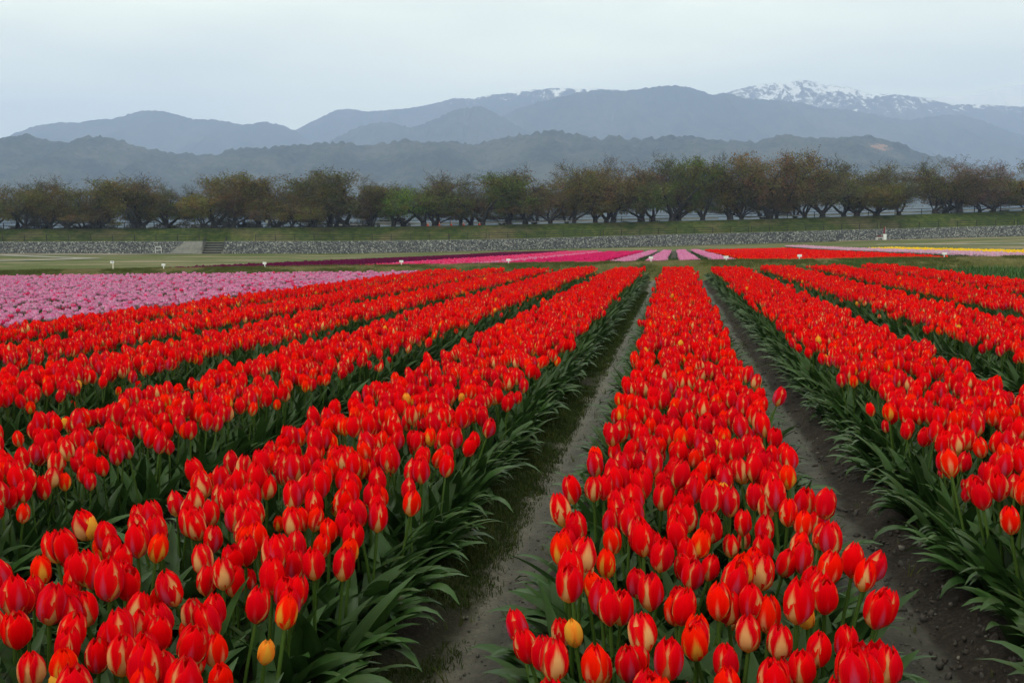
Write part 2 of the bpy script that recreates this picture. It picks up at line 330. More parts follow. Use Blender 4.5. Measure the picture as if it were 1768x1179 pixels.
def soil_material():
    m, t, o, b = mat('field_soil'); l = t.links.new
    at = N(t, 'ShaderNodeAttribute'); at.attribute_name = 'zone'; sp = N(t, 'ShaderNodeSeparateColor'); l(at.outputs[0], sp.inputs[0])
    tc = N(t, 'ShaderNodeTexCoord')
    def nz(sc, de=6, ro=.65):
        n = N(t, 'ShaderNodeTexNoise'); n.inputs['Scale'].default_value = sc; n.inputs['Detail'].default_value = de; n.inputs['Roughness'].default_value = ro; l(tc.outputs['Object'], n.inputs[0]); return n.outputs[0]
    a, c = nz(9), nz(60, 8, .75)
    dk = ramp(t, [(.3, (.008, .0062, .005)), (.52, (.024, .018, .0145)), (.74, (.075, .055, .044))]); l(c, dk.inputs[0])
    gr = ramp(t, [(.34, (0.0195, 0.0179, 0.0152)), (.5, (0.0432, 0.0399, 0.0335)), (.66, (0.0918, 0.0831, 0.0692))]); l(nz(4.5, 10, .78), gr.inputs[0])
    mo = ramp(t, [(.3, (.014, .022, .005)), (.7, (.038, .052, .012))]); l(c, mo.inputs[0])
    dr = ramp(t, [(.36, (0.0561, 0.0510, 0.0428)), (.66, (0.1530, 0.1377, 0.1122))]); l(c, dr.inputs[0])
    def mixc(f, x, y):
        n = N(t, 'ShaderNodeMix', data_type='RGBA'); l(f, n.inputs[0]); l(x, n.inputs[6]); l(y, n.inputs[7]); return n.outputs[2]
    x = mixc(sp.outputs[0], dk.outputs[0], gr.outputs[0]); x = mixc(sp.outputs[2], x, dr.outputs[0]); x = mixc(sp.outputs[1], x, mo.outputs[0])
    l(x, b.inputs['Base Color']); rg = N(t, 'ShaderNodeMapRange'); rg.inputs[3].default_value = .95; rg.inputs[4].default_value = .62; l(sp.outputs[0], rg.inputs[0]); l(rg.outputs[0], b.inputs['Roughness'])
    b.inputs['Specular IOR Level'].default_value = .3
    ht = N(t, 'ShaderNodeMath', operation='ADD'); l(a, ht.inputs[0]); l(c, ht.inputs[1])
    st = N(t, 'ShaderNodeMapRange'); st.inputs[3].default_value = .9; st.inputs[4].default_value = .6; l(sp.outputs[0], st.inputs[0])
    bp = N(t, 'ShaderNodeBump'); bp.inputs['Distance'].default_value = .025; l(st.outputs[0], bp.inputs['Strength']); l(ht.outputs[0], bp.inputs['Height']); l(bp.outputs[0], b.inputs['Normal'])
    l(b.outputs[0], o.inputs[0]); return m
tag(obj('field_soil', grid_mesh('field_soil', np.stack([X, Y, Z], -1), soil_material(), True, col)), kind='structure')

# far field soil
xs = np.arange(-24, 21, .7); ys = np.arange(37, 132, 1.5); X, Y = np.meshgrid(xs, ys)
def zfar(X, Y): return terr(X, Y) + .06 
Z = zfar(X, Y) + .03*(fbm(X, Y, 3, 8)-.5)
Xs = X.copy()
darksoil = noisy('dark_soil', [(.3, (.02, .019, .014)), (.7, (.05, .048, .035))], 4, 6, .95, .6, .03)
msk = Xs
tag(obj('far_field_soil', grid_mesh('far_field_soil', np.stack([X, Y, Z], -1)[:, (xs > -22.5) & (xs < 20)], darksoil)), kind='structure')

# grass bank (low dyke) between the fields
DY0 = 33.3
def bank_z(X, Y):
    p = np.interp(Y, [DY0-.3, DY0, DY0+.35, DY0+.8, DY0+1.1, DY0+2.0, DY0+2.4, DY0+3.2], [-.1, .03, .25, .50, .57, .58, .52, -.05])
    return tilt(X)*1.12 + p + .035*(fbm(X*1.7, Y*1.7, 3, 6)-.5)*sstep(DY0, DY0+.3, Y)
xs = np.arange(-60, 44, .16); ys = np.array([33, 33.2, 33.35, 33.5, 33.65, 33.85, 34.05, 34.2, 34.35, 34.5, 34.7, 35, 35.3, 35.6, 36, 36.5]); X, Y = np.meshgrid(xs, ys)
bank_m = noisy('bank_turf', [(.25, (.034, .042, .012)), (.5, (.075, .080, .026)), (.72, (.14, .125, .06))], 2.2, 9, .95, .7, .04, .1)
tag(obj('grass_bank', grid_mesh('grass_bank', np.stack([X, Y, bank_z(X, Y)], -1), bank_m)), kind='structure')

# ------------------------------------------------------------------ levee
sStairL, sStairR = S_of(346), S_of(386)
SL = np.sort(np.concatenate([np.arange(sA[0], sA[-1], 1.6), [sStairL+.1, sStairL+.12, sStairR-.12, sStairR-.1]]))
prof = [(-.4, 'b', -.7), (.0, 'b', -.02), (.42, 't', 0), (.9, 't', .03), (1.2, 't', .05), (2.2, 't', .10), (3.6, 't', .16), (4.3, 'm', .28), (6.0, 'm', .64), (7.6, 'm', .93), (8.6, 'c', 0), (10.5, 'c', .03), (15.0, 'c', .02), (19., 'c', -.05), (25, 'c', -2.4), (30, 'b', .0)]
rows = []
for off, ref, k in prof:
    row = []
    for s in SL:
        z = {'b': zb(s)+k, 't': zt(s)+k, 'c': zc(s)+k, 'm': zt(s)+.1+(zc(s)-zt(s)-.1)*k}[ref]
        if ref == 't' and off < 3.7 and sStairL+.11 < s < sStairR-.11: z = zb(s)-.3
        row.append(lev(s, off, z))
    rows.append(row)
P = np.array(rows); P[6:13, :, 2] += .10*(fbm(SL[None, :]*.28, np.arange(7)[:, None]*1.3, 3, 12)-.5)
def levee_mat():
    m, t, o, b = mat('levee_turf'); l = t.links.new
    tc = N(t, 'ShaderNodeTexCoord')
    def nz(sc, de=6):
        n = N(t, 'ShaderNodeTexNoise'); n.inputs['Scale'].default_value = sc; n.inputs['Detail'].default_value = de; n.inputs['Roughness'].default_value = .65; l(tc.outputs['Object'], n.inputs[0]); return n.outputs[0]
    a, c = nz(.11, 6), nz(.9, 9)
    g = ramp(t, [(.32, (0.0196, 0.0359, 0.0058)), (.5, (0.0457, 0.0702, 0.0114)), (.68, (0.0979, 0.1078, 0.0277))]); l(c, g.inputs[0])
    d = ramp(t, [(.3, (0.0744, 0.0707, 0.0298)), (.7, (0.1488, 0.1228, 0.0632))]); l(c, d.inputs[0])
    k = ramp(t, [(.50, (0, 0, 0)), (.64, (.85, .85, .85))]); l(a, k.inputs[0])
    x = N(t, 'ShaderNodeMix', data_type='RGBA'); l(k.outputs[0], x.inputs[0]); l(g.outputs[0], x.inputs[6]); l(d.outputs[0], x.inputs[7]); l(x.outputs[2], b.inputs['Base Color'])
    b.inputs['Roughness'].default_value = .95; b.inputs['Specular IOR Level'].default_value = .1
    bp = N(t, 'ShaderNodeBump'); bp.inputs['Strength'].default_value = .7; bp.inputs['Distance'].default_value = .15; l(c, bp.inputs['Height']); l(bp.outputs[0], b.inputs['Normal']); l(b.outputs[0], o.inputs[0]); return m
tag(obj('levee_terrain', grid_mesh('levee_terrain', P, levee_mat())), kind='structure')
asph = noisy('road_asphalt', [(.3, (.06, .06, .062)), (.7, (.10, .10, .105))], 3, 5, .9, .3, .01)
P = np.array([[lev(s, off, zc(s)+z) for s in SL] for off, z in ((12.0, .06), (17.5, .05))])
tag(obj('road', grid_mesh('road', P, asph)), kind='structure')

# stone retaining walls: mortar face + cobbles
concrete = noisy('weathered_concrete', [(.3, (.11, .11, .102)), (.7, (.20, .20, .185))], 1.5, 7, .9, .3, .02)
mortar = noisy('wall_mortar', [(.3, (.045, .045, .047)), (.7, (.09, .09, .09))], 3, 6, .95, .6, .05)
STONES = [noisy('river_stone_%s' % n, [(.3, c), (.7, tuple(x*1.5 for x in c))], 6, 4, .75, .3, .02, .3) for n, c in (('white', (.31, .32, .30)), ('pale', (.20, .205, .20)), ('grey', (.10, .105, .112)), ('slate', (.045, .05, .058)))]
def cobble_mesh(i):
    bm = MB(); r = random.Random(i); v = []; f = []
    n, m_ = 7, 4
    for a in range(m_+1):
        th = math.pi*a/m_
        for b in range(n):
            ph = 2*math.pi*b/n; q = 1+r.uniform(-.18, .18); v.append((.15*q*math.sin(th)*math.cos(ph), .11*q*math.cos(th), .125*q*math.sin(th)*math.sin(ph)))
    for a in range(m_):
        for b in range(n): f.append((a*n+b, a*n+(b+1) % n, (a+1)*n+(b+1) % n, (a+1)*n+b))
    bm.add(v, f); return bm.mesh('cobble', STONES[i % 4])
COB = [cobble_mesh(i) for i in range(8)]
lang = math.atan2(LU[1], LU[0])
def wall(s0, s1, label):
    root = empty('retaining_wall', lev(s0, 0, zb(s0)), 0, label=label, cat='stone wall')
    ss = np.append(np.arange(s0, s1, 1.6), s1)
    face = np.array([[lev(s, -.02-.10*(1-h)+.38*h, (zb(s)-.1)*(1-h)+zt(s)*h) for s in ss] for h in (0, .33, .66, 1)] + [[lev(s, 1.0, zt(s)+.06) for s in ss], [lev(s, 1.0, zt(s)-1.2) for s in ss]])
    o = obj('wall_face', grid_mesh('wall_face', face-np.array(root.location), mortar, False), root)
    P, rt, sc, ix = [], [], [], []
    s = s0+.12
    while s < s1-.1:
        h0, h1 = zb(s), zt(s); n = int((h1-h0)/.185)+1
        for k in range(n):
            h = (k+.5*((round(s/.225)) % 2))/n
            if h > .985: continue
            P.append(lev(s+random.uniform(-.05, .05), -.1+.42*h-.0, h0+(h1-h0)*h+.05)-np.array(root.location)); rt.append((random.uniform(-.4, .4), random.uniform(-.8, .8), lang+random.uniform(-.3, .3)))
            sc.append(random.uniform(.6, 1.05)); w = random.random(); ix.append((0 if w < .09 else 1 if w < .36 else 2 if w < .72 else 3) + 4*random.randint(0, 1))
        s += .225
    c = stuff('cobbles', COB, P, rt, sc, ix, None, None); c.parent = root
    cm = MB()
    for a, b in zip(ss[:-1], ss[1:]):
        p, q = lev(a, .60, zt(a)+.03)-np.array(root.location), lev(b, .60, zt(b)+.03)-np.array(root.location)
        d = q-p; n_ = np.array([LN[0], LN[1], 0])*.16; u = np.array([0, 0, .07])
        cm.add([p-n_-u, q-n_-u, q+n_-u, p+n_-u, p-n_+u, q-n_+u, q+n_+u, p+n_+u], [(3, 2, 1, 0), (4, 5, 6, 7), (0, 1, 5, 4), (2, 3, 7, 6)])
    obj('coping', cm.mesh('coping', concrete, False), root)
    return root
sRampL = S_of(318)
wall(sA[0], sRampL, 'dark cobblestone retaining wall ending at the grey ramp beside the steps')
wall(sStairR, sA[-1], 'long cobblestone retaining wall running from the concrete steps past the tulip rows')

# stairs with cheek walls and ramp
tread_m = noisy('step_concrete', [(.3, (.16, .16, .14)), (.7, (.26, .26, .23))], 2, 6, .9, .3, .02)
st = empty('stone_steps', lev((sStairL+sStairR)/2, 0, zb(sStairL)), lang, label='flight of five grey concrete steps cut through the cobblestone wall', cat='steps')
wS = (sStairR-sStairL); hS = zt(sStairL)-zb(sStairL)
def xf(s, off, z): # local coordinates in a frame at lang
    return (s, off, z)
for k in range(5):
    b = MB(); z0, z1 = hS*k/5, hS*(k+1)/5-.02; y0 = -.2+.75*k
    b.box((0, y0+.85, (z1-.09-.3)/2), (wS-.7, .1+1.5, z1-.09+.3)); b.box((0, y0+.80, z1-.045), (wS-.66, 1.65, .088))
    obj('step', b.mesh('step', tread_m, False), st)
    rb = MB().box((0, y0+.03, z0+(z1-z0)/2-.05), (wS-.72, .05, (z1-z0)-.14)); obj('riser', rb.mesh('riser', plain('dark_riser', (.03, .03, .03), .9), False), st)  # riser: thin near-black strip across the front of each step
for sg in (-1, 1):
    b = MB(); x0 = sg*(wS/2-.17); a = .16
    v = [(x0-a, -.7, -.2), (x0+a, -.7, -.2), (x0+a, 4.2, -.2), (x0-a, 4.2, -.2), (x0-a, -.7, .12), (x0+a, -.7, .12), (x0+a, 3.0, hS+.12), (x0-a, 3.0, hS+.12), (x0+a, 4.2, hS+.12), (x0-a, 4.2, hS+.12)]
    b.add(v, [(0, 3, 2, 1), (0, 1, 5, 4), (4, 5, 6, 7), (7, 6, 8, 9), (3, 9, 8, 2), (1, 2, 8, 6, 5), (0, 4, 7, 9, 3)]); obj('cheek_wall', b.mesh('cheek_wall', concrete, False), st)
rail_m = plain('dark_fence_paint', (.018, .016, .013), .6)
for sg in (-1, 1):
    hr = empty('handrail', lev((sStairL+sStairR)/2+sg*(wS/2-.15), 0, zb(sStairL)), lang, label='dark tubular handrail on the %s cheek wall of the steps' % ('ramp-side' if sg < 0 else 'far'), cat='handrail', group='handrails of the concrete steps')
    for y, z in ((-.5, .1), (1.2, hS*.5), (3.1, hS+.1), (4.0, hS+.1)):
        obj('post', MB().tube([(0, y, z-.1), (0, y, z+.95)], .045, 6).mesh('post', rail_m), hr)
    for dz in (.9, .5): obj('rail', MB().tube([(0, -.5, .1+dz), (0, 3.1, hS+.1+dz), (0, 4.0, hS+.1+dz)], .035, 5).mesh('rail', rail_m), hr)
rp = empty('concrete_ramp', lev(sRampL, 0, zb(sRampL)), lang, label='sloping grey concrete ramp wall beside the steps', cat='ramp')
wR = sStairL-sRampL+.3
v = [(-2.8, -1.1, -.1), (wR, -.9, -.1), (wR, .3, hS+.1), (.2, .3, hS+.1), (-2.8, .6, -.1), (wR, 3.6, -.2), (wR, 3.6, hS+.1), (.2, 3.6, hS+.1)]
obj('ramp_slab', MB().add(v, [(0, 1, 2, 3), (3, 2, 6, 7), (1, 5, 6, 2), (0, 3, 4), (3, 7, 4)]).mesh('ramp_slab', concrete, False), rp)
# apron path in front of ramp and paths
def path(name, pts, w, m, dz=.05):
    pts = np.array([(p[0], p[1]) for p in pts]); out = []
    q = [pts[0]]
    for a, b in zip(pts[:-1], pts[1:]):
        n = max(1, int(np.linalg.norm(b-a)/1.5)); q += [a+(b-a)*(i+1)/n for i in range(n)]
    q = np.array(q); d = np.gradient(q, axis=0); d /= np.linalg.norm(d, axis=1)[:, None]; nn = np.stack([-d[:, 1], d[:, 0]], 1)
    rows = []
    for k in (-.5, -.25, .25, .5):
        ww = w*k*(1+.25*(fbm(np.arange(len(q))*.5, np.full(len(q), k*9), 2, 4)-.5)); pp = q+nn*ww[:, None]
        rows.append(np.concatenate([pp, (terr(pp[:, 0], pp[:, 1])+dz+(.06 if abs(k) < .3 else 0))[:, None]], 1))
    return tag(obj(name, grid_mesh(name, np.array(rows), m)), kind='structure')
def gp(px, py, z=None):
    r = ray(px, py); z = z
    t = 30.0
    for _ in range(60):
        X, Y = r[0]*t, r[1]*t; zz = float(terr(X, Y)) if z is None else z
        t2 = (zz-HC)/r[2] if r[2] < -1e-4 else t; t = .5*t+.5*min(max(t2, 5), 400)
    return (r[0]*t, r[1]*t)
gravel_m = noisy('gravel_track', [(.3, (.15, .145, .13)), (.7, (.27, .26, .23))], .8, 8, .95, .5, .03)
dirt_m = noisy('dirt_track', [(.3, (.13, .105, .075)), (.7, (.24, .20, .145))], .5, 8, .95, .5, .03)
l0 = lev(sRampL+1.5, -1.4); l1 = lev(sRampL-6, -5); 
path('concrete_path', [l0, lev(sRampL-2, -3.5), lev(sRampL-9, -9)], 3.4, concrete, .07)
path('gravel_track', [lev(sRampL-9, -9), lev(sRampL-25, -16), gp(160, 447), gp(60, 450), gp(-60, 452), gp(-300, 456)], 2.6, gravel_m)
path('dirt_track', [lev(sA[1], -3.5), lev(S_of(0), -3.5), lev(S_of(150), -3), lev(sRampL-3, -4)], 5, dirt_m, .04)
path('footpath', [gp(1900, 421), gp(1768, 421.5), gp(1650, 422.5), gp(1520, 423)], 1.6, gravel_m, .05)
path('turning_area', [lev(S_of(1440), -2.5), lev(S_of(1500), -8), lev(S_of(1560), -16), lev(S_of(1700), -20)], 6, dirt_m, .03)

# ------------------------------------------------------------------ fences on the wall, at the crest, by the road
def fence(s0, s1, off, zf, step, hgt, rails, m, label, cat='fence', group=None, r=.062):
    base = lev(s0, off, zf(s0)); root = empty('fence', base, 0, label=label, cat=cat, group=group); b0 = np.array(base)
    n = max(1, round((s1-s0)/step)); post = MB().box((0, 0, hgt/2-.1), (r*2, r*2, hgt+.2), lang).mesh('post', m, False)
    for i in range(n+1):
        s = s0+(s1-s0)*i/n; obj('post', post, root, lev(s, off, zf(s))-b0)
    for z in rails:
        pts = [lev(s0+(s1-s0)*i/n, off-.05, zf(s0+(s1-s0)*i/n)+z)-b0 for i in range(n+1)]
        obj('rail', MB().tube(pts, r*.72, 4).mesh('rail', m, False), root)
    return root
fz = lambda s: zt(s)+.06
segs = [(-700, -330), (-325, -5), (0, 342), (440, 775), (845, 1038), (1043, 1295), (1300, 1518), (1524, 1755), (1761, 2150), (776, 840)]
names = ['far end of the wall beyond the frame edge', 'wall top next to the outer cherry trees', 'cobble wall ending at the concrete steps', 'cobble wall starting just past the steps path', 'wall above the magenta tulip rows', 'wall above the pink tulip rows and narrow path', 'wall above the distant red tulip block', 'wall above the red and white flower stand', 'wall at its highest rising end', 'wall above the dark purple tulips']
for (a, b), nme in zip(segs, names):
    fence(S_of(a), S_of(b), .95, fz, 3.6, 1.2, (.35, .75, 1.14), rail_m, 'dark post and rail fence on the '+nme, group='dark rail fences on the cobble wall')
fzc = lambda s: zc(s)+.02
fence(S_of(-500), S_of(560), 11.3, fzc, 5.5, 1.15, (.6, 1.1), rail_m, 'dark fence behind the denser cherry trees on the levee crest', group='fences along the levee crest')
fence(S_of(566), S_of(2200), 11.3, fzc, 5.5, 1.15, (.6, 1.1), rail_m, 'dark fence behind the taller cherry trees on the rising levee crest', group='fences along the levee crest')
white_m = plain('white_paint', (.72, .73, .74), .5, .06); galv = plain('galvanised_steel', (.32, .34, .36), .45, .1, .5)
def guard(s0, s1, label):
    base = lev(s0, 18.6, zc(s0)); root = empty('guard_rail', base, 0, label=label, cat='guard rail', group='road guard rails'); b0 = np.array(base)
    n = int((s1-s0)/4); pm = MB().tube([(0, 0, -.6), (0, 0, .75)], .06, 6).mesh('post', galv)
    for i in range(n+1): obj('post', pm, root, lev(s0+(s1-s0)*i/n, 18.6, zc(s0+(s1-s0)*i/n))-b0)
    P = np.array([[lev(s0+(s1-s0)*i/n, 18.5-o_, zc(s0+(s1-s0)*i/n)+z)-b0 for i in range(n+1)] for o_, z in ((0, .42), (.05, .48), (0, .55), (.05, .62), (0, .70))])
    obj('beam', grid_mesh('beam', P, white_m, False), root)
guard(S_of(560), S_of(1290), 'pale steel guard rail along the road behind the cherry trunks')
guard(S_of(1340), S_of(2150), 'pale steel guard rail along the road by the large forked cherry trees')

# ------------------------------------------------------------------ cherry trees
bark_m = noisy('cherry_bark', [(.3, (.018, .016, .015)), (.7, (.050, .045, .042))], 5, 6, .9, .5, .02)
def crown_mat():
    m, t, o, b = mat('young_cherry_leaf'); l = t.links.new
    oi = N(t, 'ShaderNodeObjectInfo'); tc = N(t, 'ShaderNodeTexCoord'); n = N(t, 'ShaderNodeTexNoise'); n.inputs['Scale'].default_value = .55; n.inputs['Detail'].default_value = 5; l(tc.outputs['Object'], n.inputs[0])
    n2 = N(t, 'ShaderNodeTexNoise'); n2.inputs['Scale'].default_value = 4; l(tc.outputs['Object'], n2.inputs[0])
    r2 = ramp(t, [(.40, (1.22, .90, .95)), (.5, (1, 1, 1)), (.6, (.88, 1.12, .75))]); l(n.outputs[0], r2.inputs[0])
    r3 = ramp(t, [(.3, (.6, .6, .6)), (.7, (1.35, 1.35, 1.35))]); l(n2.outputs[0], r3.inputs[0])
    x = N(t, 'ShaderNodeMix', data_type='RGBA', blend_type='MULTIPLY'); x.inputs[0].default_value = 1; l(oi.outputs['Color'], x.inputs[6]); l(r2.outputs[0], x.inputs[7])
    y = N(t, 'ShaderNodeMix', data_type='RGBA', blend_type='MULTIPLY'); y.inputs[0].default_value = 1; l(x.outputs[2], y.inputs[6]); l(r3.outputs[0], y.inputs[7])
    l(y.outputs[2], b.inputs['Base Color']); b.inputs['Roughness'].default_value = .8; b.inputs['Specular IOR Level'].default_value = .1
    tr = N(t, 'ShaderNodeBsdfTranslucent'); l(y.outputs[2], tr.inputs[0]); ms = N(t, 'ShaderNodeMixShader'); ms.inputs[0].default_value = .25
    l(b.outputs[0], ms.inputs[1]); l(tr.outputs[0], ms.inputs[2]); l(ms.outputs[0], o.inputs[0]); return m
CROWN = crown_mat()
def tree_meshes(seed, spread=1.0, leafy=1.0, H=9.5, low=.35):
    r = random.Random(seed); tr = MB(); tips = []
    def branch(p, d, ln, rad, dep):
        n = 5 if dep < 2 else 3; pts = [p]; rads = [rad]; q = Vector(p); d = Vector(d).normalized()
        for i in range(n):
            up = {0: .05, 1: -.02, 2: .02, 3: .10}.get(dep, .1)
            d = (d + Vector((r.gauss(0, .20), r.gauss(0, .20), r.gauss(up, .14)))).normalized()
            q = q + d*(ln/n); pts.append(q.copy()); rads.append(rad*(1-.62*(i+1)/n))
            if dep < 4 and (i > 0 or dep > 0):
                for _ in range((2 if dep in (1, 2) else 1) if r.random() < .9 else 0):
                    a = r.uniform(0, 6.28); side = Vector((math.cos(a), math.sin(a), r.uniform(-.15, .55))).normalized()
                    nd = (d*.55 + side*.8).normalized(); branch(q, nd, ln*r.uniform(.42, .66), rads[-1]*.62, dep+1)
            if dep >= 2: tips.append((q.copy(), dep))
        tr.tube(pts, [max(x, .014) for x in rads], 6 if dep == 0 else 4 if dep < 3 else 3, cap=False)
    nl = r.choice((3, 3, 4, 4, 5)); base = Vector((0, 0, -.3))
    tr.tube([base, (0, 0, .2), (.05, 0, .75), (.05, 0, 1.15)], [.62, .47, .42, .36], 9, cap=False)
    a0 = r.uniform(0, 6.28)
    for k in range(nl):
        a = a0+6.283*k/nl+r.uniform(-.35, .35); sp = r.uniform(.45, 1.05)*spread
        branch(Vector((.05+.1*math.cos(a), .1*math.sin(a), .55)), (math.cos(a)*sp, math.sin(a)*sp, 1.0), H*r.uniform(.58, .82), r.uniform(.20, .30), 0)
    # leaves
    lf = MB(); T = tips; rg = np.random.default_rng(seed)
    nleaf = int(12500*leafy); V = []; F = []
    tp = np.array([t[0][:] for t in T]); zmax = tp[:, 2].max()
    wgt = np.clip(1.2 - tp[:, 2]/zmax, .06, 1)**1.3; wgt *= (tp[:, 2] > 1.5); wgt *= .35+fbm(tp[:, 0]*.7+seed, tp[:, 2]*.7+tp[:, 1], 2, seed)*1.3; wgt /= wgt.sum()
    ii = rg.choice(len(tp), nleaf, p=wgt); ctr = tp[ii] + rg.normal(0, .38, (nleaf, 3))*np.array([1, 1, .6])
    dr = rg.random(nleaf) < .30; ctr[dr, 2] -= rg.uniform(0, 1.8, dr.sum()); ctr[:, 2] = np.maximum(ctr[:, 2], 1.15+.5*rg.random(nleaf)+.12*np.hypot(ctr[:, 0], ctr[:, 1]))
    sz = rg.uniform(.07, .18, nleaf); 
    a = rg.normal(size=(nleaf, 3)); a /= np.linalg.norm(a, axis=1)[:, None]; b = np.cross(a, rg.normal(size=(nleaf, 3))); b /= np.linalg.norm(b, axis=1)[:, None]
    v = np.stack([ctr+a*sz[:, None], ctr-a*sz[:, None]*.4+b*sz[:, None]*.7, ctr-a*sz[:, None]*.5-b*sz[:, None]*.7], 1).reshape(-1, 3)
    me = bpy.data.meshes.new('crown'); me.vertices.add(len(v)); me.vertices.foreach_set('co', v.astype(np.float32).ravel())
    me.loops.add(len(v)); me.loops.foreach_set('vertex_index', np.arange(len(v), dtype=np.int32)); me.polygons.add(nleaf); me.polygons.foreach_set('loop_start', np.arange(0, len(v), 3, dtype=np.int32)); me.update(calc_edges=True); me.materials.append(CROWN)
    tm = tr.mesh('trunk', bark_m); zz = np.array([q[2] for q in tr.v]).max(); rx = np.percentile(np.hypot(v[:, 0], v[:, 1]), 93)
    return tm, me, zz, rx
TREES = [tree_meshes(i+40, sp, lf) for i, (sp, lf) in enumerate([(.85, 1.0), (1.25, 1.1), (.6, .8), (1.0, 1.2), (1.2, .9), (.7, 1.0), (.75, .5), (.65, .65)])]
OL, RD, GR, DK, MV, BG = (.150, .130, .034, 1), (.165, .118, .050, 1), (.112, .134, .028, 1), (.118, .112, .046, 1), (.19, .130, .095, 1), (.13, .25, .02, 1)
# photo x of the trunk, photo y of the top, width in photo px, variant, colour, off
TL = [(-120, 300, 130, 0, RD, 9.5), (-55, 305, 120, 1, OL, 9.2), (8, 306, 100, 4, DK, 9.4), (85, 318, 105, 3, OL, 9.2), (50, 306, 90, 2, RD, 10.6), (143, 315, 100, 1, RD, 9.3), (222, 310, 130, 3, OL, 9.3), (205, 295, 95, 6, RD, 10.4), (262, 312, 80, 0, DK, 10.6),
      (352, 298, 130, 3, OL, 9.4), (330, 318, 70, 7, DK, 10.5), (388, 300, 100, 0, RD, 9.3), (432, 306, 80, 5, RD, 10.4), (466, 305, 90, 1, OL, 9.3), (492, 312, 70, 7, RD, 10.5), (535, 300, 105, 0, OL, 9.6), (592, 300, 135, 3, DK, 9.2), (560, 312, 80, 5, RD, 10.6), (640, 308, 75, 2, RD, 10.6),
      (678, 321, 88, 5, BG, 8.9), (733, 300, 115, 4, GR, 9.3), (752, 292, 75, 6, RD, 10.2), (800, 300, 70, 7, DK, 10.4), (838, 296, 125, 3, GR, 9.3), (887, 305, 85, 5, GR, 9.4), (918, 285, 100, 6, RD, 10.3), (962, 288, 115, 1, RD, 9.3), (1005, 292, 95, 0, OL, 9.4), (1044, 283, 90, 4, OL, 9.6), (1078, 272, 115, 7, RD, 10.4),
      (1128, 275, 125, 0, RD, 9.3), (1150, 268, 80, 6, DK, 10.5), (1182, 272, 120, 3, GR, 9.3), (1198, 270, 90, 1, GR, 10.3), (1238, 270, 95, 7, OL, 9.5), (1287, 278, 105, 5, OL, 9.3), (1310, 285, 70, 7, RD, 10.4), (1358, 270, 135, 3, RD, 9.3), (1375, 285, 80, 2, RD, 10.5), (1425, 280, 90, 7, OL, 10.3), (1454, 262, 110, 4, DK, 9.3),
      (1515, 290, 115, 3, OL, 9.2), (1550, 282, 130, 1, OL, 9.5), (1592, 292, 90, 6, DK, 9.5), (1656, 268, 130, 6, OL, 9.3), (1700, 262, 150, 0, MV, 9.2), (1762, 280, 110, 1, MV, 9.4), (1825, 275, 140, 3, OL, 9.3), (1900, 270, 140, 4, RD, 9.3), (1975, 262, 140, 0, OL, 9.3)]
ORD = 'first second third fourth fifth sixth seventh eighth ninth tenth eleventh twelfth thirteenth fourteenth fifteenth sixteenth seventeenth eighteenth nineteenth twentieth'.split()
def ordw(n):
    if n < 20: return ORD[n]
    T = {2: 'twenty', 3: 'thirty', 4: 'forty', 5: 'fifty', 6: 'sixty', 7: 'seventy', 8: 'eighty', 9: 'ninety'}; m = n+1
    if m % 10 == 0: return T[m//10][:-1]+'ieth'
    return T[m//10] + '-' + ORD[m % 10-1]
cw = {id(OL): 'olive green', id(RD): 'reddish brown', id(GR): 'fresh green', id(DK): 'dark grey-green', id(MV): 'mauve brown', id(BG): 'small bright green'}
tl_sorted = sorted(TL, key=lambda t: t[0]); lo = [t for t in tl_sorted if t[0] < 360][::-1]; hi = [t for t in tl_sorted if t[0] >= 360]
for grp, word in ((lo, 'ramp'), (hi, 'tulip')):
    for i, (px, py, w, var, c, off) in enumerate(grp):
        s = S_of(px); z0 = zc(s); p = lev(s, off, z0-.05); tm, cm, zz, rx = TREES[var]
        d = toe_plan(px)[1]+off; hgt = (HC - (py-412)/FPX*d) - z0; sz = hgt/zz*random.uniform(.96, 1.12); sw = min((w*d/FPX/2)/rx*1.24, sz*1.4)
        kind_w = {0: 'rounded', 1: 'wide', 2: 'narrow', 3: 'dense', 4: 'spreading', 5: 'leafy', 6: 'bare-topped', 7: 'sparse'}[var]
        side = 'away from the ramp side of the steps' if word == 'ramp' else 'past the steps towards the road signs'
        lab = '%s %s cherry tree, %s on the levee %s' % (kind_w, cw[id(c)], ordw(i), 'going from the steps past the ramp' if word == 'ramp' else 'counted from the steps uphill')
        root = empty('cherry_tree', p, random.uniform(0, 6.28), label=lab, cat='tree', group='cherry trees along the levee crest')
        root.scale = (sw, sw, sz)
        o = obj('trunk', tm, root); k = random.uniform(.85, 1.1)
        o = obj('crown', cm, root); o.color = (c[0]*k, c[1]*k, c[2]*k, 1)

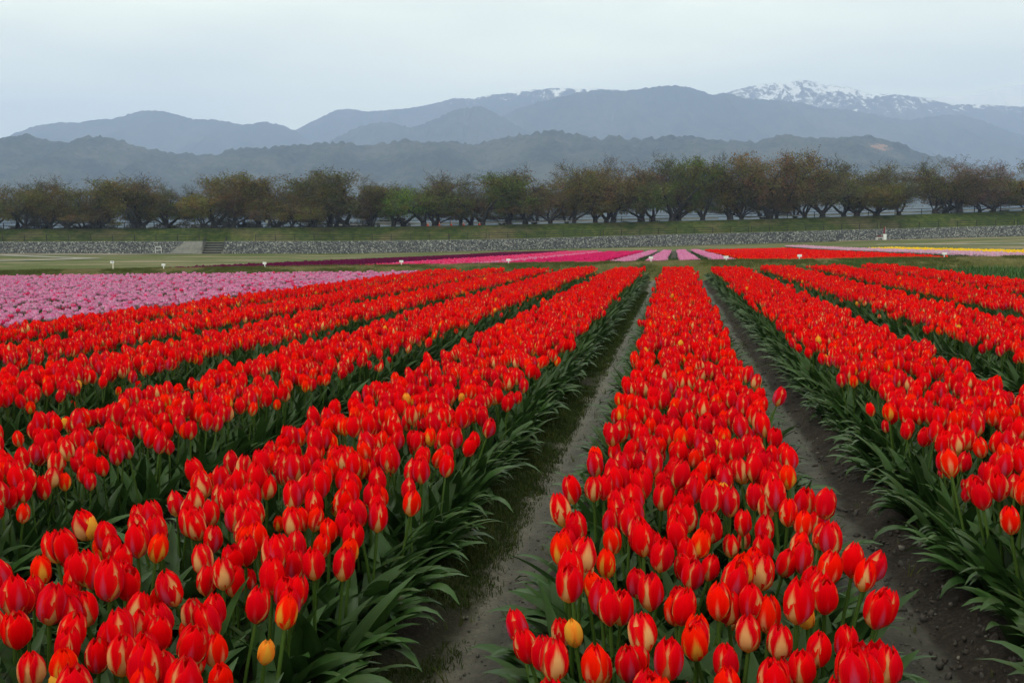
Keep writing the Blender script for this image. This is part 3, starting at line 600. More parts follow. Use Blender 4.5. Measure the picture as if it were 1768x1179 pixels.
def bush_mesh(seed, c):
    rg = np.random.default_rng(seed); n = 1500; d = rg.normal(size=(n, 3)); d /= np.linalg.norm(d, axis=1)[:, None]
    lump = .75+.5*fbm(d[:, 0]*2+seed, d[:, 2]*2+d[:, 1], 3, seed); ctr = d*(lump*rg.uniform(.45, 1, n)**.4)[:, None]*np.array([2.1, 2.1, 1.5]); ctr[:, 2] = np.abs(ctr[:, 2]+.5)
    sz = rg.uniform(.08, .2, n); a = rg.normal(size=(n, 3)); a /= np.linalg.norm(a, axis=1)[:, None]; b = np.cross(a, rg.normal(size=(n, 3))); b /= np.linalg.norm(b, axis=1)[:, None]
    v = np.stack([ctr+a*sz[:, None], ctr-a*sz[:, None]*.4+b*sz[:, None]*.7, ctr-a*sz[:, None]*.5-b*sz[:, None]*.7], 1).reshape(-1, 3)
    me = bpy.data.meshes.new('scrub'); me.from_pydata(v.tolist(), [], np.arange(len(v)).reshape(-1, 3).tolist()); me.materials.append(c); return me
scrub_m = noisy('river_scrub', [(.3, (.035, .032, .026)), (.7, (.095, .09, .065))], 1.5, 5, .9, 0)
P, rt, sc_, ix = [], [], [], []
s = S_of(-400)
while s < S_of(2000):
    px_d = s < S_of(640)
    for off in (20.5, 23.5):
        P.append(lev(s+random.uniform(-1, 1), off+random.uniform(-.8, .8), zc(s)-.9 - (off-20)*.2)); rt.append((0, 0, random.uniform(0, 6.28))); sc_.append(random.uniform(.7, 1.25)*(1 if px_d else .62)); ix.append(random.randint(0, 3))
    s += 2.3 if px_d else random.uniform(2.5, 9)
stuff('river_scrub', [bush_mesh(i, scrub_m) for i in range(4)], P, rt, sc_, ix, 'brown leafless scrub along the river behind the cherry trees', 'scrub')

BACK = [(px, 12+7*math.sin(px*.9), w) for px, w in zip(range(-110, 1960, 62), [105, 120, 95, 130, 110, 100, 125]*8)]
for i, (px, dy, w) in enumerate([q for q in BACK if not (1570 < q[0] < 1645 or 275 < q[0] < 325 or 1225 < q[0] < 1262)]):
    s = S_of(px); off = 16.5+3*math.sin(px); off = 19.6 if off > 17.6 else 11.9; z0 = zc(s)-(.4 if off > 15 else .05); tm, cm, zz, rx = TREES[(3, 0, 4, 1, 5, 2)[i % 6]]; d = toe_plan(px)[1]+off
    topy = float(np.interp(px, [-120, 500, 760, 1000, 1150, 1450, 1900], [316, 313, 310, 298, 290, 290, 288]))+dy
    hgt = (HC - (topy-412)/FPX*d) - z0; sz = hgt/zz; sw = min((w*d/FPX/2)/rx*1.15, sz*1.5)
    root = empty('cherry_tree', lev(s, off, z0), random.uniform(0, 6.28), label='%s rear-row cherry tree by the river road, %s going uphill' % (('dull olive', 'greyish brown', 'umber')[i % 3], ordw(i)), cat='tree', group='rear row of cherry trees')
    root.scale = (sw, sw, sz); obj('trunk', tm, root); o = obj('crown', cm, root); c = (OL, DK, RD)[i % 3]; o.color = (c[0]*.8, c[1]*.8, c[2]*.9, 1)

# ------------------------------------------------------------------ small things on the levee and banks
cone_o = plain('cone_orange', (.75, .09, .03), .5); 
def cone_parts():
    body = MB().tube([(0, 0, .04), (0, 0, .30)], [.17, .11], 12).mesh('cone_body', cone_o); band = MB().tube([(0, 0, .30), (0, 0, .47)], [.112, .072], 12).mesh('reflective_band', white_m)
    tip = MB().tube([(0, 0, .47), (0, 0, .70)], [.072, .03], 12).mesh('cone_tip', cone_o); foot = MB().box((0, 0, .02), (.42, .42, .05)).mesh('cone_foot', cone_o, False)
    return (('body', body), ('reflective_band', band), ('tip', tip), ('foot', foot))
CP = cone_parts()
for i, px in enumerate((740, 761, 782.5, 805, 834)):
    s = S_of(px); r_ = empty('traffic_cone', lev(s, 8.9, zc(s)+.02), 0, label='orange traffic cone with white band, %s of five uphill on the levee edge' % ordw(i), cat='traffic cone', group='traffic cones on the levee edge')
    r_.scale = (1.15,)*3
    for n_, me in CP: obj(n_, me, r_)
# road signs, poles
def post_sign(px, off, zf, h, bw, bh, m, label, cat='sign', name='road_sign', pm=galv):
    s = S_of(px); r_ = empty(name, lev(s, off, zf(s)), lang, label=label, cat=cat)
    obj('post', MB().tube([(0, 0, -.2), (0, 0, h)], .045, 6).mesh('post', pm), r_); obj('sign_plate', MB().box((0, -.07, h-bh/2), (bw, .03, bh)).mesh('sign_plate', m, False), r_)
    return r_
post_sign(448, 9.4, zc, 1.45, .45, .55, white_m, 'small white square sign on a post below the cherry trees')
teal = plain('teal_enamel', (.02, .16, .12), .5)
ps = post_sign(1405, 19.6, zc, 3.9, 1.1, .8, teal, 'teal road sign panel half hidden behind cherry branches')
for px, h in ((1637, 3.1), (1756, 3.6), (1765, 3.4)):
    s = S_of(px); o = obj('utility_pole', MB().tube([(0, 0, -.3), (0, 0, h+1.2)], [.09, .06], 8).box((0, 0, h+.9), (.9, .06, .06)).mesh('utility_pole', galv), None, lev(s, 21, zc(s)))
    tag(o, {1637: 'thin grey pole between two forked cherry trunks', 1756: 'thin pole with crossarm beside the last cherry tree by the guard rail', 1765: 'slender grey pole just outside of the one with the last cherry tree'}[px], 'pole')
# cars on the road
glass_m = plain('car_glass', (.02, .025, .03), .15, .1, .8); tyre_m = plain('tyre_rubber', (.02, .02, .02), .9); carw = plain('car_white', (.72, .73, .75), .3, .04, .6); carb = plain('car_silver_blue', (.35, .42, .52), .3, .05, .6); lamp_m = plain('lamp_lens', (.6, .6, .55), .2)
def car(px, off, m, label, Lc=4.4, van=False):
    s = S_of(px); r_ = empty('parked_car', lev(s, off, zc(s)-.02), lang, label=label, cat='car'); w = 1.7; h = 1.85 if van else 1.45
    prof_ = [(-Lc/2, .35), (-Lc/2, .8), (-Lc/2+.15, .92)] + ([(-Lc/2+.35, h-.1), (-Lc/2+.6, h)] if van else [(-Lc/2+.55, .98), (-Lc/2+1.15, h-.06), (-Lc/2+1.5, h)]) + [(Lc*.12, h), (Lc*.30, .98), (Lc/2-.15, .80), (Lc/2, .62), (Lc/2, .35)]
    n = len(prof_); v = []
    for i, y in enumerate((-w/2, -w/2+.08, w/2-.08, w/2)):
        for x, z in prof_:
            k = .96 if i in (0, 3) else 1; tw = .10 if z > 1 and i in (0, 3) else 0
            v.append((x*k, y-(tw if y > 0 else -tw), .35+(z-.35)*k))
    f = [(j*n+i, j*n+(i+1) % n, (j+1)*n+(i+1) % n, (j+1)*n+i) for j in range(3) for i in range(n)] + [tuple(range(n)), tuple(range(4*n-1, 3*n-1, -1))]
    obj('body', MB().add(v, f).mesh('body', m, False), r_)
    for sy in (-1, 1):
        for x0, x1 in ((-Lc/2+1.0, -.45), (-.35, Lc*.17)):
            b = MB().add([(x0, 0, .98), (x1+.1, 0, .98), (x1-.05, -sy*.03, h-.14), (x0+.15, -sy*.03, h-.14)], [(0, 1, 2, 3)]); v2 = [(a_, c_+.012*sy, z_) for a_, c_, z_ in b.v]; b.add(v2, [(3, 2, 1, 0)])
            obj('side_window', b.mesh('side_window', glass_m, False), r_, (0, sy*(w/2-.03), 0))
    wm = MB().tube([(0, -.1, 0), (0, .1, 0)], .31, 16).mesh('wheel', tyre_m); rm = MB().tube([(0, -.11, 0), (0, .11, 0)], .19, 10).mesh('rim', galv)
    for x in (-Lc*.31, Lc*.31):
        for y in (-w/2+.1, w/2-.1): wo_ = obj('wheel', wm, r_, (x, y, .31)); obj('rim', rm, wo_)
    for y in (-.55, .55): obj('headlight', MB().box((Lc/2-.03, y, .66), (.08, .3, .14)).mesh('headlight', lamp_m, False), r_)
    obj('windscreen', MB().add([(Lc*.135, -.66, h-.05), (Lc*.135, .66, h-.05), (Lc*.285, .72, 1.03), (Lc*.285, -.72, 1.03)], [(0, 1, 2, 3)]).mesh('windscreen', glass_m, False), r_, (.03, 0, .02))
    return r_
car(662, 14.0, carw, 'white car on the levee road behind the small bright green tree'); car(1706, 15.0, carb, 'pale blue car on the road between the last two cherry trees')
car(690, 15.5, carw, 'long white van behind the bright green cherry trunk', 5.2, True)
# white hoop stand
s = S_of(278); hp = empty('hoop_stand', lev(s, -2.2, float(terr(*lev(s, -2.2)[:2]))+.1), lang, label='white tubular hoop stand on dirt in front of the dark cobble wall', cat='stand')
obj('hoop', MB().tube([(-.5, 0, -.1), (-.5, 0, .95), (-.42, 0, 1.1), (.42, 0, 1.1), (.5, 0, .95), (.5, 0, -.1)], .06, 6).mesh('hoop', white_m), hp); obj('crossbar', MB().tube([(-.5, 0, .55), (.5, 0, .55)], .045, 6).mesh('crossbar', white_m), hp)
# flower stand with red figure post
s = S_of(1508); fs = empty('flower_stand', lev(s, -3.0, float(terr(*lev(s, -3.0)[:2]))), lang, label='white bench-like stand with red flowers in front of the cobble wall', cat='flower stand')
redf = plain('red_blossom', (.16, .02, .025), .8)
for x in (-.75, .5):
    for y in (-.25, .25): obj('leg', MB().box((x, y, .25), (.10, .10, .6)).mesh('leg', white_m, False), fs)
obj('shelf', MB().box((-.12, 0, .42), (1.5, .6, .08)).mesh('shelf', white_m, False), fs)
b = MB()
for i in range(60):
    x, y, z = random.uniform(-.8, .5), random.uniform(-.25, .25), random.uniform(.48, .85); b.add([(x-.07, y, z), (x+.07, y, z), (x, y, z+.1), (x, y-.07, z+.03)], [(0, 1, 2), (0, 3, 2), (1, 3, 2)])
obj('blossoms', b.mesh('blossoms', redf, False), fs)['kind'] = 'stuff'
s = S_of(1517); rs = empty('red_post', lev(s, -2.4, float(terr(*lev(s, -2.4)[:2]))), lang, label='tall dark red pole banner on white box beside the flower stand', cat='banner')
obj('box', MB().box((0, 0, .5), (.55, .4, 1.2)).mesh('box', white_m, False), rs); obj('banner', MB().box((-.1, 0, 1.75), (.32, .05, 1.3)).mesh('banner', redf, False), rs); obj('pole', MB().tube([(.1, 0, .9), (.1, 0, 2.5)], .03, 6).mesh('pole', galv), rs)

# bed marker signs on the bank
MS = [(282, 455, 'on plain grass before the purple tulips start'), (457, 457, 'at the tip of the dark purple tulips'), (693, 458, 'before the rose coloured tulips'), (878, 458, 'before the magenta tulips'), (1124, 455, 'before the pink row beside the narrow path'), (1254, 453, 'before the outer pink row past the path'), (1380, 450.5, 'before the middle of the red block'), (1630, 445, 'before the pale lilac and yellow rows')]
for i, (px, py, txt) in enumerate(MS):
    r = ray(px, 452); t = (DY0+1.35)/r[1]; x = r[0]*t; y = DY0+1.35; z = float(bank_z(np.array(x), np.array(y)))
    o = empty('bed_sign', (x, y, z), random.uniform(-.15, .15), label='small white bank sign '+txt, cat='sign', group='white marker signs on the grass bank')
    hh = .13 if i not in (5,) else .10
    obj('stake', MB().box((0, 0, hh/2-.03), (.035, .02, hh+.06)).mesh('stake', white_m, False), o)
    obj('sign_plate', MB().box((0, -.016, hh+.03), (.15 if i != 5 else .16, .012, .078 if i != 5 else .09), 0, .97).mesh('sign_plate', white_m, False), o, rot=(0, random.uniform(-.05, .05), 0))
r = ray(195, 456); t = (DY0+1.5)/r[1]; x, y = r[0]*t, DY0+1.5; o = empty('post_sign', (x, y, float(bank_z(np.array(x), np.array(y)))), 0, label='taller white post with a small notice board, on the bank above the pink tulips', cat='sign')
obj('post', MB().box((0, 0, .12), (.045, .04, .30)).mesh('post', plain('cream_paint', (.55, .52, .42), .6), False), o); obj('sign_plate', MB().box((-.01, -.03, .285), (.15, .012, .085)).mesh('sign_plate', white_m, False), o)
obj('notice', MB().box((0, -.038, .29), (.05, .004, .03)).mesh('notice', plain('notice_ink', (.15, .2, .4), .6), False), o)
# black plastic scraps at the green bed ends
blk = plain('black_plastic', (.008, .008, .009), .35, .1, .5)
for i, (px, py, sx) in enumerate(((1600, 466, .8), (1665, 463, 1.0), (1740, 462, 1.1))):
    r = ray(px, py+4); t = 32.6/r[1]; x = r[0]*t
    b = MB(); P = []
    n = 14
    gx, gy = np.meshgrid(np.linspace(-sx/2, sx/2, n), np.linspace(-.2, .2, 6)); gz = .03+.2*fbm(gx*6+i*7, gy*9, 3, i)*np.exp(-(gx/sx*2)**4-(gy/.2)**4)
    me = grid_mesh('plastic_scrap', np.stack([gx, gy, gz], -1), blk)
    tag(obj('plastic_scrap', me, None, (x, 32.6, float(soil(np.array(x), np.array(32.6))))), 'crumpled black plastic sheet at the end of the green beds, %s from the red rows' % ordw(i), 'plastic sheet', 'black plastic scraps')

# ------------------------------------------------------------------ mountains
def mountains(name, prof, D, depth, m, seed, na=10.0, bump_amp=.0, nx=420, ny=60, spur=.12, ext=True):
    prof = np.array(prof, float); px = np.linspace(prof[0, 0], prof[-1, 0], nx); py = np.interp(px, prof[:, 0], prof[:, 1])
    k = np.ones(3)/3; py2 = py.copy(); py2[1:-1] = np.convolve(py, k, 'valid'); py = py2
    base = np.array([Wp(a, b, D) for a, b in zip(px, py)]); fw = np.array([-math.sin(YAW), math.cos(YAW)])
    x_along = (px-CX)/FPX*D; zr = base[:, 2]
    vs = np.concatenate([np.linspace(-.35, 0, 10, endpoint=False), np.linspace(0, 1, ny)]); rows = []
    for v in vs:
        a = abs(v); sp = (x_along/(depth*.16))
        warp = sp + .8*fbm(np.full_like(sp, v*2.5)+seed, sp*.5, 3, seed+2)
        ridge = 1-np.abs(2*fbm(warp, np.full_like(sp, v*1.2+seed), 4, seed)-1)*1.6
        h = (1-a)**1.15
        z = zr*h + (ridge-.75)*zr.mean()*spur*4*a**.55*(1-a)**.6
        if bump_amp: z = z + bump_amp*(vn(x_along/9+v*300, np.full_like(sp, v*60), seed+9)-.4)*(1-a)
        y_off = -v*depth
        q = base[:, :2] + fw[None, :]*(y_off*(1 if v > 0 else 1)) 
        rows.append(np.concatenate([q, np.maximum(z, -3)[:, None]], 1))
    P = np.array(rows)[:, ::1]
    return tag(obj(name, grid_mesh(name, P, m)), kind='structure')
def forest_mat(name, dark, mid, pale, sc, snow=None, scar=False):
    m, t, o, b = mat(name); l = t.links.new; tc = N(t, 'ShaderNodeTexCoord')
    def nz(s, d=6, ro=.6):
        n = N(t, 'ShaderNodeTexNoise'); n.inputs['Scale'].default_value = s; n.inputs['Detail'].default_value = d; n.inputs['Roughness'].default_value = ro; l(tc.outputs['Object'], n.inputs[0]); return n.outputs[0]
    a, c = nz(sc), nz(sc*9, 6, .7)
    r = ramp(t, [(.38, dark), (.52, mid), (.68, pale)]); ad = N(t, 'ShaderNodeMath', operation='MULTIPLY_ADD'); l(c, ad.inputs[0]); ad.inputs[1].default_value = .9; l(a, ad.inputs[2])
    sb = N(t, 'ShaderNodeMath', operation='SUBTRACT'); l(ad.outputs[0], sb.inputs[0]); sb.inputs[1].default_value = .44; l(sb.outputs[0], r.inputs[0]); colr = r.outputs[0]
    if snow:
        z0, z1, thr = snow; g = N(t, 'ShaderNodeNewGeometry'); sp = N(t, 'ShaderNodeSeparateXYZ'); l(g.outputs['Position'], sp.inputs[0])
        mr = N(t, 'ShaderNodeMapRange'); mr.inputs[1].default_value = z0; mr.inputs[2].default_value = z1; mr.inputs[3].default_value = -.18; mr.inputs[4].default_value = thr; l(sp.outputs[2], mr.inputs[0])
        d = nz(sc*8, 9, .74); x = N(t, 'ShaderNodeMath', operation='ADD'); l(mr.outputs[0], x.inputs[0]); l(d, x.inputs[1])
        k = ramp(t, [(.60, (0, 0, 0)), (.63, (1, 1, 1))]); l(x.outputs[0], k.inputs[0]); mx = N(t, 'ShaderNodeMix', data_type='RGBA'); l(k.outputs[0], mx.inputs[0]); l(colr, mx.inputs[6]); mx.inputs[7].default_value = (.95, .95, .95, 1); colr = mx.outputs[2]
    if scar:
        g = N(t, 'ShaderNodeNewGeometry'); p0 = Wp(1519, 254, 2430); vm = N(t, 'ShaderNodeVectorMath', operation='SUBTRACT'); l(g.outputs['Position'], vm.inputs[0]); vm.inputs[1].default_value = tuple(p0)
        sp = N(t, 'ShaderNodeMapping'); sp.inputs['Scale'].default_value = (1/40, 0.0008, 1/15); sp.inputs['Rotation'].default_value = (0, R(22), 0); l(vm.outputs[0], sp.inputs[0]); ln = N(t, 'ShaderNodeVectorMath', operation='LENGTH'); l(sp.outputs[0], ln.inputs[0])
        x = N(t, 'ShaderNodeMath', operation='MULTIPLY_ADD'); l(c, x.inputs[0]); x.inputs[1].default_value = 3.2; l(ln.outputs['Value'], x.inputs[2]); k = ramp(t, [(.88, (1, 1, 1)), (1.0, (0, 0, 0))]); 
        dv = N(t, 'ShaderNodeMath', operation='MULTIPLY'); l(x.outputs[0], dv.inputs[0]); dv.inputs[1].default_value = .42; l(dv.outputs[0], k.inputs[0]); mx = N(t, 'ShaderNodeMix', data_type='RGBA'); l(k.outputs[0], mx.inputs[0]); l(colr, mx.inputs[6]); mx.inputs[7].default_value = (.30, .17, .10, 1); colr = mx.outputs[2]
    l(colr, b.inputs['Base Color']); b.inputs['Roughness'].default_value = 1; b.inputs['Specular IOR Level'].default_value = 0
    bp = N(t, 'ShaderNodeBump'); bp.inputs['Strength'].default_value = .8; bp.inputs['Distance'].default_value = 12; l(c, bp.inputs['Height']); l(bp.outputs[0], b.inputs['Normal'])
    l(b.outputs[0], o.inputs[0]); return m
F1 = [(-1500, 262), (-900, 230), (-400, 255), (0, 241), (51, 235), (68, 241), (119, 247), (142, 241), (176, 234), (204, 241), (231, 252), (251, 258), (292, 263), (322, 267), (360, 271), (383, 265), (407, 258), (468, 257), (502, 252), (543, 246.5), (600, 248), (631, 254), (695, 242.5), (716, 244), (750, 246.5), (790, 246), (797, 249), (830, 247), (858, 242), (885, 235), (946, 227), (1004, 232), (1035, 241), (1055, 236), (1109, 241), (1168, 235), (1195, 236), (1219, 242), (1253, 245.5), (1293, 245.5), (1310, 249), (1331, 239), (1351, 234), (1385, 238), (1426, 241.5), (1463, 237), (1494, 235), (1528, 239.5), (1558, 253), (1592, 262.5), (1633, 273), (1670, 284), (1768, 305), (2100, 330), (2700, 300)]
F2 = [(-1500, 240), (-900, 205), (-500, 250), (-150, 262), (0, 241), (20, 233), (61, 218), (102, 211), (132, 214), (149, 208.5), (197, 206), (224, 197), (251, 190), (288, 193), (329, 206), (373, 207.5), (424, 217), (455, 210), (482, 216), (509, 226), (529, 243), (560, 262), (640, 300)]
F3 = [(480, 300), (540, 262), (590, 233), (627, 217), (661, 211), (709, 220), (743, 211), (787, 189), (831, 184), (851, 194), (872, 205), (900, 222), (1000, 260), (1100, 300)]
F4 = [(760, 300), (830, 230), (860, 205), (880, 194), (919, 180), (970, 167), (1000, 160), (1040, 156), (1075, 158), (1110, 153), (1145, 149), (1168, 148), (1188, 150.5), (1212, 158), (1231, 165), (1249, 161), (1283, 169), (1331, 174), (1385, 178), (1412, 188), (1456, 189), (1494, 196), (1568, 209), (1602, 202.5), (1633, 200), (1667, 201), (1697, 210), (1745, 228.5), (1768, 234), (1900, 240), (2300, 200), (2700, 230)]
F5 = [(380, 320), (480, 250), (509, 226), (545, 207), (580, 190.5), (600, 188), (634, 193), (692, 189), (743, 181), (784, 170), (818, 171), (831, 167), (885, 160), (940, 154), (965, 152), (990, 154), (1040, 154), (1070, 156), (1150, 170), (1210, 172), (1253, 161), (1293, 150), (1321, 145.5), (1358, 143), (1372, 139), (1392, 139), (1426, 147), (1463, 150.5), (1500, 162.5), (1555, 164), (1592, 169), (1643, 181), (1697, 181), (1768, 184.5), (1900, 190), (2300, 230), (2500, 240)]
F6 = [(1450, 230), (1560, 172), (1589, 167.5), (1609, 169), (1674, 163.5), (1718, 154), (1745, 149), (1768, 146), (1900, 125), (2100, 135), (2500, 160)]
GD, GM, GP = (.008, .016, .010), (.035, .045, .024), (.10, .10, .068)
mountains('foothills', F1, 2500, 900, forest_mat('foothill_forest', GD, GM, (.07, .074, .054), .006, scar=True), 3, bump_amp=13, nx=900, ny=90)
mountains('west_hills', F2, 5600, 1800, forest_mat('west_forest', GD, GM, (.06, .065, .045), .002), 11, bump_amp=11)
mountains('middle_hills', F3, 4600, 1300, forest_mat('middle_forest', GD, GM, (.05, .055, .04), .002), 15, bump_amp=11)
mountains('middle_mountain', F4, 5200, 1700, forest_mat('mountain_forest', GD, GM, (.06, .06, .045), .002), 19, bump_amp=11, nx=600)
F5a = [p for p in F5 if p[0] <= 1150] + [(1230, 215), (1320, 290)]; F5b = [(1060, 300), (1130, 235), (1190, 195), (1225, 172)] + [p for p in F5 if p[0] >= 1253]
mountains('snow_ridge', F5a, 6100, 1500, forest_mat('rock_with_old_snow', (.03, .04, .04), (.05, .055, .05), (.09, .09, .08), .002, snow=(640, 960, .15)), 23, nx=600, ny=90, bump_amp=7)
mountains('snow_mountain', F5b, 6200, 1500, forest_mat('snowy_rock', (.03, .04, .04), (.05, .055, .05), (.09, .09, .08), .0024, snow=(520, 985, .178)), 25, nx=500, ny=90, bump_amp=7)
mountains('far_snow_mountains', F6, 6600, 1100, forest_mat('snowfield', (.10, .11, .12), (.2, .2, .2), (.3, .3, .3), .002, snow=(300, 760, .42)), 29, ny=80)

# ------------------------------------------------------------------ tulip geometry
def petal(mb, ang, outer, form, rs, nv=6, nu=4, mi=0, H=.089, Rm=.0285):
    """form 0 closed .. 1 open"""
    vs = np.linspace(0, 1, nv+1); us = np.linspace(-1, 1, nu+1)
    rc = np.interp(vs, [0, .1, .28, .5, .72, .88, 1], [.16, .56, .90, 1.0, .88, .62, .26]); ro = np.interp(vs, [0, .1, .28, .5, .72, .88, 1], [.14, .52, .92, 1.05, 1.08, 1.02, .95])
    rad = (rc*(1-form)+ro*form)*Rm*(1.0 if outer else .94)
    aw = np.interp(vs, [0, .15, .35, .6, .78, .9, .97, 1], [.40, .58, .80, 1, .98, .74, .44, .10] if outer else [.6, .95, 1, 1, .92, .66, .40, .10])*(R(60) if outer else R(56))
    hh = H*(1.0 if outer else 1.02)*rs.uniform(.95, 1.04); tipx = rs.uniform(-.12, .12); V = []; UV = []
    for i, v in enumerate(vs):
        for u in us:
            a = ang + u*aw[i] + tipx*v*v
            r = rad[i]*(1 + (.05 if outer else -.02)*u*u + .03*u*(1 if outer else -1)); z = hh*v - .006*u*u*v + .003*math.sin(7*v+ang*3)*u
            r -= .004*(abs(u) < .1)*v*(1-v)*(1 if outer else 0)*-1
            V.append((r*math.cos(a), r*math.sin(a), z)); UV.append(((u+1)/2, v))
    F = [(i*(nu+1)+j, i*(nu+1)+j+1, (i+1)*(nu+1)+j+1, (i+1)*(nu+1)+j) for i in range(nv) for j in range(nu)]
    mb.add(V, F, UV, mi); return mb
def leaf(mb, ang, length, width, lean, curve, fold=.5, n=7, mi=0, twist=0.0, base=(0, 0, 0), droop=0.0):
    p = np.array([0., 0.]); a = lean; V = []; UV = []
    for i in range(n+1):
        t = i/n; w = width*max(.03, (math.sin(math.pi*min(1, t**.62*.93+.07)))**.8)
        if t > .98: w = .001
        nx_, nz_ = -math.cos(a), math.sin(a)   # normal in the plane
        tw = twist*t
        for u in (-1, 0, 1):
            h = fold*w*abs(u)*(1-.5*t)
            lx, ly, lz = p[0]+nx_*h*math.cos(tw)*-1*-1, u*w*math.cos(tw), p[1]+nz_*h + u*w*math.sin(tw)*.6
            V.append((base[0]+lx*math.cos(ang)-ly*math.sin(ang), base[1]+lx*math.sin(ang)+ly*math.cos(ang), base[2]+lz)); UV.append(((u+1)/2, t))
        a += curve/n + droop*(t**2)/n*3; p = p + np.array([math.sin(a), math.cos(a)])*length/n
    F = [(i*3+j, i*3+j+1, (i+1)*3+j+1, (i+1)*3+j) for i in range(n) for j in range(2)]
    mb.add(V, F, UV, mi); return mb
def stem_pts(h, bend, ang):
    return [(bend*math.cos(ang)*t*t, bend*math.sin(ang)*t*t, h*t) for t in (0, .33, .66, 1)]
STEM_H = .285
# (name, outer material, inner material, form, size, weight, words)
VAR = [('a', 'plain', 'cream', .0, 1.0, .21, 'closed red tulip with cream flames'), ('b', 'mauve', 'cream', .05, 1.04, .19, 'red tulip with mauve-centred petals and cream flames'), ('c', 'cream_soft', 'cream', .0, .95, .13, 'slim red tulip with soft cream stripes'), ('d', 'plain', 'cream', .22, 1.04, .12, 'half-open plain red tulip'), ('e', 'mauve', 'cream', .1, 1.06, .12, 'crimson tulip with mauve blush'), ('f', 'plain', 'creamm', .5, 1.0, .06, 'open all-red tulip'), ('g', 'yellow', 'yellow', .05, .92, .06, 'orange-red tulip with yellow flames'), ('h', 'cream', 'cream', .08, 1.0, .10, 'red tulip with broad cream flames'), ('i', 'gold', 'gold', .0, .74, .012, 'small golden-orange tulip')]
VW = np.array([v[5] for v in VAR]); VW /= VW.sum()
def full_tulip(k, lod, leaves=3, stemh=STEM_H, mats=None, npet=3, form=None, size=None, H=.089, Rm=.0285, leafscale=1.0):
    rs = random.Random(100+k*7+lod); v = VAR[k % len(VAR)] if mats is None else None
    mo, mi_ = (PM[v[1]], PM[v[2]]) if v else mats
    form = v[3] if form is None else form; size = v[4] if size is None else size
    mb = MB(); hb = MB(); nv, nu = {0: (7, 5), 1: (4, 3), 2: (3, 2)}[lod]
    for i in range(npet): petal(hb, 2*math.pi/npet*(i+.5), False, form, rs, nv, nu, 1, H, Rm)
    for i in range(npet): petal(hb, 2*math.pi/npet*i, True, form, rs, nv, nu, 0, H, Rm)
    bend = rs.uniform(.0, .03); a = rs.uniform(0, 6.28); pts = stem_pts(stemh, bend, a); top = pts[-1]
    til = Matrix.Rotation(rs.uniform(0, .16), 4, Vector((-math.sin(a), math.cos(a), 0)))
    hb.v = [tuple(Vector(top)+(til @ (Vector(p)*size))) for p in hb.v]
    mb.add(hb.v, hb.f, hb.uv); mb.mi = list(hb.mi)
    mb.tube(pts, [.0048, .0045, .0042, .0042], 5 if lod == 0 else 3, 2, False)
    for i in range(leaves):
        leaf(mb, 2.2*i+rs.uniform(-.4, .4), rs.uniform(.24, .33)*leafscale, rs.uniform(.023, .036)*leafscale, rs.uniform(.12, .35), rs.uniform(.3, .9), rs.uniform(.3, .7), {0: 7, 1: 4, 2: 3}[lod], 3, rs.uniform(-.6, .6))
    return mb.mesh('tulip', [mo, mi_, STEM, LEAF])

# -------- placement of the red tulips
def rows_points(cx, half, y0, y1, dens, seed):
    r_ = np.random.default_rng(seed); sp = 1/math.sqrt(dens); n = int(2*half/sp); m_ = int((y1-y0)/sp)
    gx, gy = np.meshgrid((np.arange(n)+.5)/n*2*half-half, y0+(np.arange(m_)+.5)*sp); gx = gx+r_.normal(0, sp*.28, gx.shape); gy = gy+r_.normal(0, sp*.33, gy.shape)
    x, y = gx.ravel(), gy.ravel(); edge = .035*(fbm(y*1.3+seed, y*0+seed, 3, seed)-.5)*2
    keep = (np.abs(x) < half+edge+.01) & (fbm(x*2.2+seed*3, y*2.2, 2, seed+5) > .19) & (r_.random(len(x)) > .04)
    return x[keep]+cx, y[keep]
PX_, PY_, PB_ = [], [], []
for k in BEDC:
    y0 = .45 if k in (-1, 0, 1) else .8
    x, y = rows_points(BEDC[k], BEDH[k]-.02, y0, FIELD_END-.2 - (.25 if k == 1 else 0), 112, 50+k)
    PX_.append(x); PY_.append(y); PB_.append(np.full(len(x), k))
PX_, PY_, PB_ = map(np.concatenate, (PX_, PY_, PB_))
n = len(PX_); Zs = soil(PX_, PY_)-.005
base_h = .285; hv = (1 + .10*(fbm(PX_*1.4, PY_*1.4, 3, 77)-.5)*2 + rng.normal(0, .06, n)).clip(.72, 1.16)
low = rng.random(n) < .05; hv[low] *= rng.uniform(.62, .85, low.sum())
sc = hv*1.12
off = PX_-np.array([BEDC[int(k)] for k in PB_]); hw = np.array([BEDH[int(k)] for k in PB_])
tiltx = (off/hw)**3*.16 + rng.normal(0, .09, n); tilty = rng.normal(0, .09, n); rz = rng.uniform(0, 6.283, n)
var = rng.choice(len(VAR), n, p=VW)
# individuals: the 300 that show largest
hx, hy, dd = proj(np.stack([PX_, PY_, Zs+.36*sc], -1)); vis = (dd > .3) & (hx > -25) & (hx < 1793) & (hy < 1215)
cand = np.where(vis)[0]; cand = cand[np.argsort(dd[cand])][:300]; isind = np.zeros(n, bool); isind[cand] = True

